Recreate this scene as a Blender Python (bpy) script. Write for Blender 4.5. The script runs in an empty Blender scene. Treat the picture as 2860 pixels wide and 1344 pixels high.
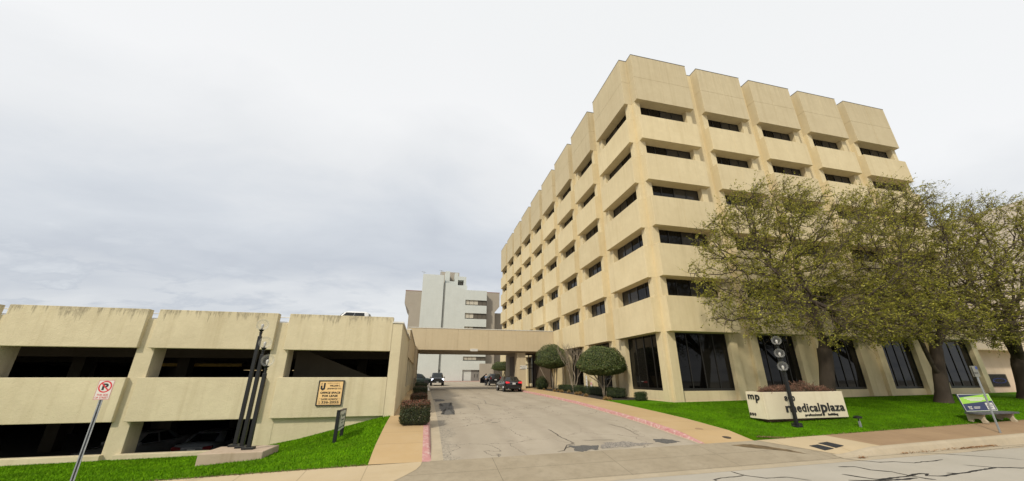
import bpy, bmesh, math, random
import numpy as np
from mathutils import Vector, Matrix, kdtree
R = math.radians
C = bpy.context.scene.collection

# ------------------------------------------------------------------ camera, sky, sun, exposure
def set_camera():
    cd = bpy.data.cameras.new('camera'); co = bpy.data.objects.new('camera', cd); C.objects.link(co)
    yaw, pitch, roll = CAM_YAW, CAM_PITCH, CAM_ROLL
    f = Vector((math.sin(yaw)*math.cos(pitch), math.cos(yaw)*math.cos(pitch), math.sin(pitch)))
    r = Vector((math.cos(yaw), -math.sin(yaw), 0)); u = r.cross(f)
    c, s = math.cos(roll), math.sin(roll)
    r2, u2 = c*r+s*u, -s*r+c*u
    M = Matrix((r2, u2, -f)).transposed().to_4x4(); M.translation = Vector(CAM_LOC)
    co.matrix_world = M
    cd.sensor_width = 36; cd.lens = CAM_F/2860*36; cd.shift_y = CAM_PPY/2860
    cd.clip_start = .1; cd.clip_end = 3000
    bpy.context.scene.camera = co
CAM_YAW, CAM_PITCH, CAM_ROLL, CAM_F, CAM_PPY = .2320, .3402, -.0013, 988.17, 32.8
CAM_LOC = (-15.51, -21.22, 2.5)
set_camera()
SUN_EL, SUN_AZ = R(40), Vector((-.71, -.70))
SUN_AZ.normalize()
SKY_STRENGTH, CLOUD = .10, 10.9
def set_world():
    w = bpy.data.worlds.new('World'); bpy.context.scene.world = w; w.use_nodes = True
    nt = w.node_tree; N = nt.nodes; L = nt.links; N.clear()
    out = N.new('ShaderNodeOutputWorld'); bg = N.new('ShaderNodeBackground'); bg.inputs['Strength'].default_value = SKY_STRENGTH
    sky = N.new('ShaderNodeTexSky'); sky.sky_type = 'NISHITA'; sky.sun_disc = False
    sky.sun_elevation = SUN_EL; sky.sun_rotation = math.atan2(SUN_AZ.x, SUN_AZ.y); sky.air_density = 1.2; sky.dust_density = 2.5
    tc = N.new('ShaderNodeTexCoord'); sep = N.new('ShaderNodeSeparateXYZ'); L.new(tc.outputs['Generated'], sep.inputs[0])
    # cloud layer seen on a plane overhead: direction / (z + .25)
    add = N.new('ShaderNodeMath'); add.operation = 'ADD'; L.new(sep.outputs['Z'], add.inputs[0]); add.inputs[1].default_value = .22
    mx = N.new('ShaderNodeMath'); mx.operation = 'MAXIMUM'; L.new(add.outputs[0], mx.inputs[0]); mx.inputs[1].default_value = .12
    dx = N.new('ShaderNodeMath'); dx.operation = 'DIVIDE'; L.new(sep.outputs['X'], dx.inputs[0]); L.new(mx.outputs[0], dx.inputs[1])
    dy = N.new('ShaderNodeMath'); dy.operation = 'DIVIDE'; L.new(sep.outputs['Y'], dy.inputs[0]); L.new(mx.outputs[0], dy.inputs[1])
    cb = N.new('ShaderNodeCombineXYZ'); L.new(dx.outputs[0], cb.inputs[0]); L.new(dy.outputs[0], cb.inputs[1])
    def noise(scale, det, rough, off):
        mp = N.new('ShaderNodeMapping'); mp.inputs['Location'].default_value = off; mp.inputs['Scale'].default_value = (1, 1.5, 1)
        mp.inputs['Rotation'].default_value = (0, 0, R(20))
        L.new(cb.outputs[0], mp.inputs[0]); n = N.new('ShaderNodeTexNoise'); n.inputs['Scale'].default_value = scale
        n.inputs['Detail'].default_value = det; n.inputs['Roughness'].default_value = rough; n.inputs['Distortion'].default_value = .3
        L.new(mp.outputs[0], n.inputs[0]); return n
    n1 = noise(.55, 5, .5, (3.1, 1.7, 0)); n2 = noise(1.7, 7, .58, (0.4, 8.2, 0))
    # shade of the cloud: brighter overhead, blue-grey where the deck thins low in the west
    def ramp(src, stops):
        r = N.new('ShaderNodeValToRGB'); e = r.color_ramp.elements
        while len(e) < len(stops): e.new(.5)
        for k, (p, c) in enumerate(stops): e[k].position = p; e[k].color = (*c, 1)
        L.new(src, r.inputs[0]); return r
    ax = N.new('ShaderNodeMath'); ax.operation = 'ABSOLUTE'; L.new(sep.outputs['X'], ax.inputs[0])
    gr = N.new('ShaderNodeMath'); gr.operation = 'MULTIPLY_ADD'; L.new(ax.outputs[0], gr.inputs[0]); gr.inputs[1].default_value = .25; L.new(sep.outputs['Z'], gr.inputs[2])
    m1 = N.new('ShaderNodeMath'); m1.operation = 'MULTIPLY_ADD'; L.new(n1.outputs[0], m1.inputs[0]); m1.inputs[1].default_value = .32; L.new(gr.outputs[0], m1.inputs[2])
    m2 = N.new('ShaderNodeMath'); m2.operation = 'MULTIPLY_ADD'; L.new(n2.outputs[0], m2.inputs[0]); m2.inputs[1].default_value = .22; L.new(m1.outputs[0], m2.inputs[2])
    # small broken puffs low over the roofs
    n3 = noise(3.1, 6, .62, (1.3, 4.4, 0)); pf = ramp(n3.outputs[0], [(.50, (0,0,0)), (.66, (1,1,1))]); lo = ramp(sep.outputs['Z'], [(.10, (1,1,1)), (.30, (0,0,0))])
    pm = N.new('ShaderNodeMath'); pm.operation = 'MULTIPLY'; L.new(pf.outputs[0], pm.inputs[0]); L.new(lo.outputs[0], pm.inputs[1])
    ma = N.new('ShaderNodeMath'); ma.operation = 'MULTIPLY_ADD'; L.new(pm.outputs[0], ma.inputs[0]); ma.inputs[1].default_value = .16; L.new(m2.outputs[0], ma.inputs[2]); m2 = ma
    m3 = N.new('ShaderNodeMath'); m3.operation = 'SUBTRACT'; L.new(m2.outputs[0], m3.inputs[0]); m3.inputs[1].default_value = .27
    sh = ramp(m3.outputs[0], SKY_STOPS)
    mul = N.new('ShaderNodeVectorMath'); mul.operation = 'SCALE'; L.new(sh.outputs[0], mul.inputs[0]); mul.inputs['Scale'].default_value = CLOUD
    mixn = N.new('ShaderNodeMix'); mixn.data_type = 'RGBA'; mixn.inputs['Factor'].default_value = .93
    L.new(sky.outputs[0], mixn.inputs['A']); L.new(mul.outputs[0], mixn.inputs['B'])
    L.new(mixn.outputs['Result'], bg.inputs[0]); L.new(bg.outputs[0], out.inputs[0])
SKY_STOPS = [(.18, (.71, .725, .74)), (.34, (.515, .548, .60)), (.43, (.61, .64, .68)), (.54, (.735, .748, .762)), (.66, (.825, .83, .834)), (1.0, (.80, .812, .812))]
set_world()
sd = bpy.data.lights.new('sun', 'SUN'); sd.energy = 2.75; sd.angle = R(5); sd.color = (1, .92, .76)
so = bpy.data.objects.new('sun', sd); C.objects.link(so)
dvec = Vector((SUN_AZ.x*math.cos(SUN_EL), SUN_AZ.y*math.cos(SUN_EL), math.sin(SUN_EL)))
so.rotation_euler = dvec.to_track_quat('Z', 'Y').to_euler()
so.location = (-60, -40, 60)
vs = bpy.context.scene.view_settings
vs.view_transform = 'Standard'; vs.look = 'None'; vs.gamma = 1; vs.exposure = .10
bpy.context.scene.cycles.max_bounces = 8

# ------------------------------------------------------------------ materials
MATS = {}
def lin(c):
    return tuple(((v/255)/12.92 if v/255 <= .04045 else (((v/255)+.055)/1.055)**2.4) for v in c)
class NT:
    def __init__(s, name):
        s.m = bpy.data.materials.new(name); s.m.use_nodes = True; s.nt = s.m.node_tree; s.N = s.nt.nodes; s.L = s.nt.links
        s.b = s.N['Principled BSDF']; s._tc = None
    def tc(s):
        if not s._tc: s._tc = s.N.new('ShaderNodeTexCoord')
        return s._tc.outputs['Object']
    def map(s, scale=(1,1,1), rot=(0,0,0), loc=(0,0,0)):
        m = s.N.new('ShaderNodeMapping'); m.inputs['Scale'].default_value = scale; m.inputs['Rotation'].default_value = rot; m.inputs['Location'].default_value = loc
        s.L.new(s.tc(), m.inputs[0]); return m.outputs[0]
    def noise(s, scale, det=4, rough=.55, vec=None, dist=0):
        n = s.N.new('ShaderNodeTexNoise'); n.inputs['Scale'].default_value = scale; n.inputs['Detail'].default_value = det
        n.inputs['Roughness'].default_value = rough; n.inputs['Distortion'].default_value = dist
        s.L.new(vec if vec else s.tc(), n.inputs[0]); return n.outputs[0]
    def ramp(s, src, p0, p1, c0=(0,0,0), c1=(1,1,1)):
        r = s.N.new('ShaderNodeValToRGB'); e = r.color_ramp.elements
        e[0].position, e[1].position = p0, p1; e[0].color = (*c0, 1); e[1].color = (*c1, 1); s.L.new(src, r.inputs[0]); return r.outputs[0]
    def mix(s, fac, a, b, mode='MIX'):
        m = s.N.new('ShaderNodeMix'); m.data_type = 'RGBA'; m.blend_type = mode; m.clamp_factor = True
        for k, v in (('Factor', fac), ('A', a), ('B', b)):
            if isinstance(v, (int, float)): m.inputs[k].default_value = v
            elif isinstance(v, tuple): m.inputs[k].default_value = (*v, 1)
            else: s.L.new(v, m.inputs[k])
        return m.outputs['Result']
    def math(s, op, a, b=None, c=None):
        m = s.N.new('ShaderNodeMath'); m.operation = op
        for k, v in enumerate((a, b, c)):
            if v is None: continue
            if isinstance(v, (int, float)): m.inputs[k].default_value = v
            else: s.L.new(v, m.inputs[k])
        return m.outputs[0]
    def geo(s, out): return s.N.new('ShaderNodeNewGeometry').outputs[out]
    def objrand(s): return s.N.new('ShaderNodeObjectInfo').outputs['Random']
    def bump(s, src, strength, dist=.02):
        b = s.N.new('ShaderNodeBump'); b.inputs['Strength'].default_value = strength; b.inputs['Distance'].default_value = dist
        s.L.new(src, b.inputs['Height']); s.L.new(b.outputs[0], s.b.inputs['Normal'])
    def col(s, src):
        if isinstance(src, tuple): s.b.inputs['Base Color'].default_value = (*src, 1)
        else: s.L.new(src, s.b.inputs['Base Color'])
    def set(s, **k):
        for a, v in k.items(): s.b.inputs[a.replace('_', ' ')].default_value = v
        return s
def simple(name, c, rough=.6, metal=0, spec=.5, var=.12, vs_=6, bump=0):
    t = NT(name); n = t.noise(vs_, 4)
    c0 = tuple(max(0, v*(1-var)) for v in c); c1 = tuple(min(1, v*(1+var)) for v in c)
    t.col(t.ramp(n, .3, .7, c0, c1)); t.set(Roughness=rough, Metallic=metal); t.b.inputs['Specular IOR Level'].default_value = spec
    if bump: t.bump(t.noise(vs_*12, 3), bump, .01)
    return t.m
def concrete(name, ca, cb, streak=.25, fine=60, bump=.35, stain=None, rough=.9, var_obj=.06, drip=0):
    t = NT(name)
    big = t.ramp(t.noise(.55, 5, .6), .3, .7)
    c = t.mix(big, ca, cb)
    med = t.ramp(t.noise(3.2, 6, .65), .32, .72)
    c = t.mix(t.math('MULTIPLY', med, .35), c, tuple(v*.86 for v in ca))
    st = t.ramp(t.noise(1.0, 5, .6, t.map((3.2, 3.2, .12))), .52, .75)
    c = t.mix(t.math('MULTIPLY', st, streak), c, tuple(v*f for v, f in zip(ca, (.74, .70, .62))))
    if stain:            # dirt washed down from a top edge at height stain[0], reaching stain[1] metres
        z = t.N.new('ShaderNodeSeparateXYZ'); t.L.new(t.tc(), z.inputs[0])
        d = t.math('SUBTRACT', stain[0], z.outputs['Z'])
        run = t.noise(1.0, 5, .75, t.map((4.2, 4.2, .25)))
        reach = t.math('MULTIPLY', t.ramp(run, .44, .76), stain[1])
        edge = t.math('SUBTRACT', t.math('ADD', reach, .06), d)
        msk = t.ramp(t.math('DIVIDE', edge, .22), 0, 1)
        brk = t.ramp(t.noise(16, 4, .7, t.map((1, 1, .35))), .30, .65)
        c = t.mix(t.math('MULTIPLY', t.math('MULTIPLY', msk, brk), .68), c, (.13, .11, .08))
    if drip:             # faint rain runs below each panel's top edge
        g = t.N.new('ShaderNodeSeparateXYZ'); t.L.new(t._tc.outputs['Generated'], g.inputs[0])
        run = t.ramp(t.noise(1.0, 5, .7, t.map((5, 5, .15))), .45, .7); top = t.ramp(g.outputs['Z'], .35, 1.0)
        c = t.mix(t.math('MULTIPLY', t.math('MULTIPLY', run, top), drip), c, tuple(v*.62 for v in ca))
    if var_obj:
        r = t.math('MULTIPLY_ADD', t.objrand(), var_obj, 1-var_obj/2)
        hs = t.N.new('ShaderNodeHueSaturation'); t.L.new(c, hs.inputs['Color']); t.L.new(r, hs.inputs['Value']); c = hs.outputs[0]
    t.col(c); t.set(Roughness=rough); t.b.inputs['Specular IOR Level'].default_value = .2
    n = t.noise(fine, 4, .7); n2 = t.noise(fine*.22, 3, .6)
    t.bump(t.math('ADD', n, t.math('MULTIPLY', n2, .8)), bump, .012)
    return t.m
def leafmat(name, stops, rough=.6, trans=.25, tip=None, clump=.35):
    t = NT(name); rnd = t.geo('Random Per Island')
    r = t.N.new('ShaderNodeValToRGB'); e = r.color_ramp.elements
    while len(e) < len(stops): e.new(.5)
    for k, (p, c) in enumerate(stops): e[k].position = p; e[k].color = (*c, 1)
    t.L.new(rnd, r.inputs[0]); c = r.outputs[0]
    big = t.ramp(t.noise(.75, 4), .38, .62)
    c = t.mix(t.math('MULTIPLY', big, clump), c, tuple(v*.45 for v in stops[len(stops)//2][1]))
    if tip:              # new reddish growth towards the clipped top
        z = t.N.new('ShaderNodeSeparateXYZ'); t.L.new(t.tc(), z.inputs[0])
        m = t.ramp(t.math('ADD', z.outputs['Z'], t.math('MULTIPLY', t.noise(5, 2), .25)), tip[0], tip[1])
        c = t.mix(t.math('MULTIPLY', m, t.ramp(t.math('FRACT', t.math('MULTIPLY', rnd, 7.31)), .25, .45)), c, tip[2])
    t.col(c); t.set(Roughness=rough)
    t.b.inputs['Specular IOR Level'].default_value = .3
    tr = t.N.new('ShaderNodeBsdfTranslucent'); t.L.new(c, tr.inputs[0]); ms = t.N.new('ShaderNodeMixShader'); ms.inputs[0].default_value = trans
    t.L.new(t.b.outputs[0], ms.inputs[1]); t.L.new(tr.outputs[0], ms.inputs[2]); t.L.new(ms.outputs[0], t.N['Material Output'].inputs[0])
    return t.m
def window_glass(name, kk=1.0):     # each pane its own tint; a few with pale blinds drawn inside
    t = NT(name); rnd = t.geo('Random Per Island'); r = t.N.new('ShaderNodeValToRGB'); e = r.color_ramp.elements
    for k in range(3): e.new(.5)
    for k, (p, c) in enumerate([(0, (.004,.004,.004)), (.6, (.010,.009,.008)), (.80, (.020,.018,.015)), (.90, (.040,.036,.030)), (1, (.075,.068,.056))]): e[k].position = p; e[k].color = (*(v*kk for v in c), 1)
    t.L.new(rnd, r.inputs[0]); t.col(r.outputs[0]); t.set(Roughness=.03, IOR=1.5); t.b.inputs['Specular IOR Level'].default_value = .22
    t.bump(t.noise(.9, 1), .04, .05); return t.m
def glassy(name, c, rough=.04, spec=.5, wob=.02):
    t = NT(name); t.col(t.ramp(t.noise(.7, 2), .3, .7, c, tuple(v*1.5 for v in c))); t.set(Roughness=rough, IOR=1.5); t.b.inputs['Specular IOR Level'].default_value = spec
    t.bump(t.noise(.9, 1), wob, .05); return t.m
def emit(name, c, s):
    t = NT(name); t.col(c); t.b.inputs['Emission Color'].default_value = (*c, 1); t.b.inputs['Emission Strength'].default_value = s; return t.m
def clear_glass(name):      # thin acrylic shell: mostly see-through, sky glints at the rim, a little milky
    t = NT(name); t.col((.52, .52, .50)); t.set(Roughness=.06, IOR=1.5)
    tr = t.N.new('ShaderNodeBsdfTransparent'); fr = t.N.new('ShaderNodeFresnel'); fr.inputs[0].default_value = 1.45
    f = t.math('ADD', t.math('MULTIPLY', fr.outputs[0], .26), .05); ms = t.N.new('ShaderNodeMixShader')
    t.L.new(f, ms.inputs[0]); t.L.new(tr.outputs[0], ms.inputs[1]); t.L.new(t.b.outputs[0], ms.inputs[2]); t.L.new(ms.outputs[0], t.N['Material Output'].inputs[0]); return t.m

CA, CB = (.610, .510, .318), (.670, .570, .368)
M = dict(
 panel=concrete('precast concrete', CA, CB, .30, 45, .35, var_obj=.10, drip=.28),
 panel_top=concrete('weathered parapet panels', (.505,.425,.275), (.555,.475,.315), .35, 45, .30, drip=.4),
 pier=concrete('precast piers', tuple(v*.97 for v in CA), CB, .35, 45, .30, var_obj=0),
 garage=concrete('stucco', (.565, .490, .330), (.665, .585, .400), .45, 22, 1.0, stain=(5.33, .8), var_obj=.05),
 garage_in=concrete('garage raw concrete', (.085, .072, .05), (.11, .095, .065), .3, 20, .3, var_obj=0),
 portico=concrete('portico plaster', (.520, .430, .290), (.560, .465, .315), .35, 40, .3, var_obj=0),
 coping=simple('coping metal', (.10, .09, .075), .5),
 coping_light=simple('coping light', (.62, .60, .55), .5),
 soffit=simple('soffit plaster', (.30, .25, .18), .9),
 glass=window_glass('tinted glass'), glass_low=window_glass('dark ground floor glass', .22),
 frame=simple('bronze frame', (.014, .012, .010), .4),
 roof=simple('roof gravel', (.25, .23, .2), .95),
 black_steel=simple('black enamel', (.008, .009, .010), .45, 0, .4),
 globe=clear_glass('clear globe'), bulb=simple('white bulb', (.45, .44, .41), .3),
 galv=simple('galvanised steel', (.33, .35, .36), .45, .6, .5, .2, 30),
 white=simple('white paint', (.74, .73, .70), .6, var=.05), offwhite=simple('off white sheet', (.62, .60, .55), .6, var=.06),
 red=simple('sign red', (.55, .03, .035), .5, var=.05), ink=simple('ink', (.012, .012, .013), .55), cream=simple('cream board', (.80, .53, .24), .6, var=.04),
 grey_ink=simple('grey ink', (.30, .20, .12), .6),
)
# ------------------------------------------------------------------ mesh helpers
class MB:
    def __init__(s): s.v = []; s.f = []; s.mi = []; s.m = 0
    def add(s, vs, fs):
        o = len(s.v); s.v += [tuple(v) for v in vs]; s.f += [tuple(i+o for i in f) for f in fs]; s.mi += [s.m]*len(fs); return s
    def box(s, x0, x1, y0, y1, z0, z1):
        if x0 > x1: x0, x1 = x1, x0
        if y0 > y1: y0, y1 = y1, y0
        return s.add([(x0,y0,z0),(x1,y0,z0),(x1,y1,z0),(x0,y1,z0),(x0,y0,z1),(x1,y0,z1),(x1,y1,z1),(x0,y1,z1)],
                     [(0,3,2,1),(4,5,6,7),(0,1,5,4),(1,2,6,5),(2,3,7,6),(3,0,4,7)])
    def prism(s, poly, axis, a, b):     # poly in the two other axes (cyclic order), extruded along axis from a to b
        n = len(poly)
        def p(u, w, t): return {'x': (t,u,w), 'y': (u,t,w), 'z': (u,w,t)}[axis]
        vs = [p(u,w,a) for u,w in poly]+[p(u,w,b) for u,w in poly]
        fs = [tuple(range(n-1,-1,-1)), tuple(range(n,2*n))]+[(i,(i+1)%n,n+(i+1)%n,n+i) for i in range(n)]
        return s.add(vs, fs)
    def tube(s, pts, rad, n=8, cap=True):
        pts = [Vector(p) for p in pts]; rad = rad if isinstance(rad, (list, tuple)) else [rad]*len(pts)
        vs, fs = [], []; ref = Vector((.31,.52,.79))
        for i, p in enumerate(pts):
            d = (pts[min(i+1, len(pts)-1)]-pts[max(i-1, 0)]).normalized()
            a = d.cross(ref)
            if a.length < .1: a = d.cross(Vector((1,0,0)))
            a.normalize(); b = d.cross(a)
            vs += [p+rad[i]*(math.cos(2*math.pi*k/n)*a+math.sin(2*math.pi*k/n)*b) for k in range(n)]
        for i in range(len(pts)-1):
            for k in range(n): fs.append((i*n+k, i*n+(k+1)%n, (i+1)*n+(k+1)%n, (i+1)*n+k))
        if cap: fs += [tuple(range(n-1,-1,-1)), tuple(range((len(pts)-1)*n, len(pts)*n))]
        return s.add(vs, fs)
    def lathe(s, prof, c=(0,0,0), n=20, axis='z'):
        vs, fs = [], []
        for r_, z in prof:
            for k in range(n):
                a = 2*math.pi*k/n; q = (r_*math.cos(a), r_*math.sin(a), z)
                if axis == 'y': q = (q[0], q[2], q[1])
                if axis == 'x': q = (q[2], q[0], q[1])
                vs.append((c[0]+q[0], c[1]+q[1], c[2]+q[2]))
        for i in range(len(prof)-1):
            for k in range(n): fs.append((i*n+k, i*n+(k+1)%n, (i+1)*n+(k+1)%n, (i+1)*n+k))
        fs += [tuple(range(n-1,-1,-1)), tuple(range((len(prof)-1)*n, len(prof)*n))]
        return s.add(vs, fs)
    def sphere(s, c, r_, nu=16, nv=10):
        r_ = r_ if isinstance(r_, (tuple, list)) else (r_, r_, r_)
        vs = [(c[0],c[1],c[2]-r_[2])]
        for j in range(1, nv):
            t = math.pi*j/nv
            vs += [(c[0]+r_[0]*math.sin(t)*math.cos(2*math.pi*i/nu), c[1]+r_[1]*math.sin(t)*math.sin(2*math.pi*i/nu), c[2]-r_[2]*math.cos(t)) for i in range(nu)]
        vs.append((c[0],c[1],c[2]+r_[2])); e = len(vs)-1
        fs = [(0,1+(i+1)%nu,1+i) for i in range(nu)]
        for j in range(nv-2):
            for i in range(nu): fs.append((1+j*nu+i,1+j*nu+(i+1)%nu,1+(j+1)*nu+(i+1)%nu,1+(j+1)*nu+i))
        o = 1+(nv-2)*nu; fs += [(e,o+i,o+(i+1)%nu) for i in range(nu)]
        return s.add(vs, fs)
    def grid(s, xs, ys, zf):
        n = len(xs)
        return s.add([(x,y,zf(x,y)) for y in ys for x in xs], [(j*n+i,j*n+i+1,(j+1)*n+i+1,(j+1)*n+i) for j in range(len(ys)-1) for i in range(n-1)])
    def build(s, name, mats, parent=None, smooth=False, bevel=0, loc=None, rz=0):
        me = bpy.data.meshes.new(name); me.from_pydata(s.v, [], s.f)
        mats = mats if isinstance(mats, (list, tuple)) else [mats]
        for m in mats: me.materials.append(M[m] if isinstance(m, str) else m)
        if len(mats) > 1: me.polygons.foreach_set('material_index', s.mi)
        if smooth: me.polygons.foreach_set('use_smooth', [True]*len(me.polygons))
        me.update()
        o = bpy.data.objects.new(name, me); C.objects.link(o)
        if parent: o.parent = parent
        if loc: o.location = loc
        if rz: o.rotation_euler.z = rz
        if bevel:
            b = o.modifiers.new('edge', 'BEVEL'); b.width = bevel; b.segments = 2; b.limit_method = 'ANGLE'; b.angle_limit = R(35)
        return o
def np_obj(name, verts, faces, mat, parent=None, smooth=False):
    me = bpy.data.meshes.new(name); verts = np.asarray(verts, np.float32); faces = np.asarray(faces, np.int32); k = faces.shape[1]
    me.vertices.add(len(verts)); me.vertices.foreach_set('co', verts.ravel())
    me.loops.add(faces.size); me.loops.foreach_set('vertex_index', faces.ravel())
    me.polygons.add(len(faces)); me.polygons.foreach_set('loop_start', np.arange(0, faces.size, k, dtype=np.int32))
    if smooth: me.polygons.foreach_set('use_smooth', np.ones(len(faces), bool))
    me.update(calc_edges=True); me.validate()
    me.materials.append(M[mat] if isinstance(mat, str) else mat)
    o = bpy.data.objects.new(name, me); C.objects.link(o)
    if parent: o.parent = parent
    return o
def tag(o, label=None, cat=None, group=None, kind=None):
    if label: o['label'] = label
    if cat: o['category'] = cat
    if group: o['group'] = group
    if kind: o['kind'] = kind
    return o
def thing(name, loc, label, cat, group=None, rz=0):
    o = bpy.data.objects.new(name, None); C.objects.link(o); o.location = loc; o.rotation_euler.z = rz; o.empty_display_size = .3
    return tag(o, label, cat, group)
def struct(name, mb, mats, **k): return tag(mb.build(name, mats, **k), kind='structure')
def copy_tree(o, parent=None):
    c = o.copy(); C.objects.link(c); c.parent = parent
    for ch in [x for x in o.children]: copy_tree(ch, c)
    return c
def text_mesh(body, bold=0, shear=0, spacing=1.0):
    cu = bpy.data.curves.new('t', 'FONT'); cu.body = body; cu.size = 1; cu.offset = bold; cu.shear = shear; cu.space_character = spacing
    cu.extrude = .04; cu.resolution_u = 3
    o = bpy.data.objects.new('t', cu); C.objects.link(o)
    dg = bpy.context.evaluated_depsgraph_get(); me = bpy.data.meshes.new_from_object(o.evaluated_get(dg))
    vs = [v.co.copy() for v in me.vertices]; fs = [tuple(p.vertices) for p in me.polygons]
    bpy.data.objects.remove(o); bpy.data.curves.remove(cu); bpy.data.meshes.remove(me)
    return vs, fs
def text_on(mb, body, org, ux, uy, w=None, h=None, depth=.01, bold=0, shear=0, spacing=1.0, lift=.003):
    """lay text with its lower left corner at org, running along ux, up along uy; fitted to w and/or h"""
    vs, fs = text_mesh(body, bold, shear, spacing)
    x0 = min(v.x for v in vs); x1 = max(v.x for v in vs); y0 = min(v.y for v in vs); y1 = max(v.y for v in vs); z0 = min(v.z for v in vs); z1 = max(v.z for v in vs)
    sy = h/(y1-y0) if h else None; sx = w/(x1-x0) if w else sy
    if sy is None: sy = sx
    ux, uy, org = Vector(ux).normalized(), Vector(uy).normalized(), Vector(org); n = ux.cross(uy)
    mb.add([org+ux*(v.x-x0)*sx+uy*(v.y-y0)*sy+n*(lift+depth*(v.z-z0)/(z1-z0)) for v in vs], fs)
def linspace(a, b, n): return [a+(b-a)*i/(n-1) for i in range(n)]

# ------------------------------------------------------------------ lie of the land
def lerp(x, xs, ys): return float(np.interp(x, xs, ys))
def z_gutter(x): return .008*(x+6)
def z_walk(x): return lerp(x, [-60,-21.8,-16.8,-3.2,11.8,60], [-.69,.07,.17,.33,.63,1.1])
def z_base(x): return 1.0+.009*x
def z_drive_c(y): return lerp(y, [-9.2,-5.7,-2.7,1.5,8,15,20,27,72,200], [.33,.58,.72,.9,1.05,1.15,1.2,1.22,1.62,1.7])
def z_drive(x, y): return z_drive_c(y)+(z_walk(min(x, -3.2))-.33)*max(0, 1-(y+9.2)/5)
def z_apron(x, y):
    t = min(1, max(0, (y+11.1)/1.9)); return z_gutter(x)*(1-t)+z_walk(x)*t
def z_side(x, y):      # street side walk between kerb and lawn
    return z_walk(x)-.13+.13*(y+10.7)/1.5
def z_lawn_w(x, y):
    zb = lerp(x, [-60,-35,-23,-21.2,-20.5,-17.2,-16.8], [-.7,-.6,-.46,-.12,0,.80,.85]); t = min(1, max(0, (y+9.2)/6.5))
    e = .04*min(1, max(0, (y+9.2)/.3))
    return z_walk(x)*(1-t)+zb*t+e-.01
def z_lawn_e(x, y):
    t = min(1, max(0, (y+9.2)/8.4)); e = .05*min(1, max(0, (y+9.2)/.3))
    z = z_walk(x)*(1-t)+z_base(x)*t+.10*4*t*(1-t)+e-.02
    if x < -1.5:                       # ease into the walkway along the drive
        k = min(1, max(0, (x+3.6)/2.1)); k = k*k*(3-2*k)
        z = (z_drive(-5, y)+.13)*(1-k)+z*k
    return z
# ------------------------------------------------------------------ ground materials
def paving(name, ca, cb, fine=80, blot=.8, joints=None, stainc=None, sf=.35):
    t = NT(name)
    c = t.mix(t.ramp(t.noise(blot, 5, .6), .3, .7), ca, cb)
    c = t.mix(t.math('MULTIPLY', t.ramp(t.noise(blot*4.7, 6, .7), .45, .8), sf), c, stainc or tuple(v*.7 for v in ca))
    sp = t.ramp(t.noise(fine, 2, .6), .62, .78)
    c = t.mix(t.math('MULTIPLY', sp, .25), c, tuple(v*.55 for v in ca))
    if joints:                          # saw cut joints: (spacing x, spacing y, offset x, offset y, half width)
        xyz = t.N.new('ShaderNodeSeparateXYZ'); t.L.new(t.tc(), xyz.inputs[0]); ms = None
        for ax, sp_, of in (('X', joints[0], joints[2]), ('Y', joints[1], joints[3])):
            if not sp_: continue
            d = t.math('ABSOLUTE', t.math('SUBTRACT', t.math('FRACT', t.math('DIVIDE', t.math('ADD', xyz.outputs[ax], 1000*sp_-of), sp_)), .5))
            k = t.math('GREATER_THAN', d, .5-joints[4]/sp_); ms = k if ms is None else t.math('MAXIMUM', ms, k)
        c = t.mix(t.math('MULTIPLY', ms, .65), c, tuple(v*.35 for v in ca))
    t.col(c); t.set(Roughness=.9); t.b.inputs['Specular IOR Level'].default_value = .25
    t.bump(t.noise(fine, 3, .7), .35, .006); return t
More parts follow.
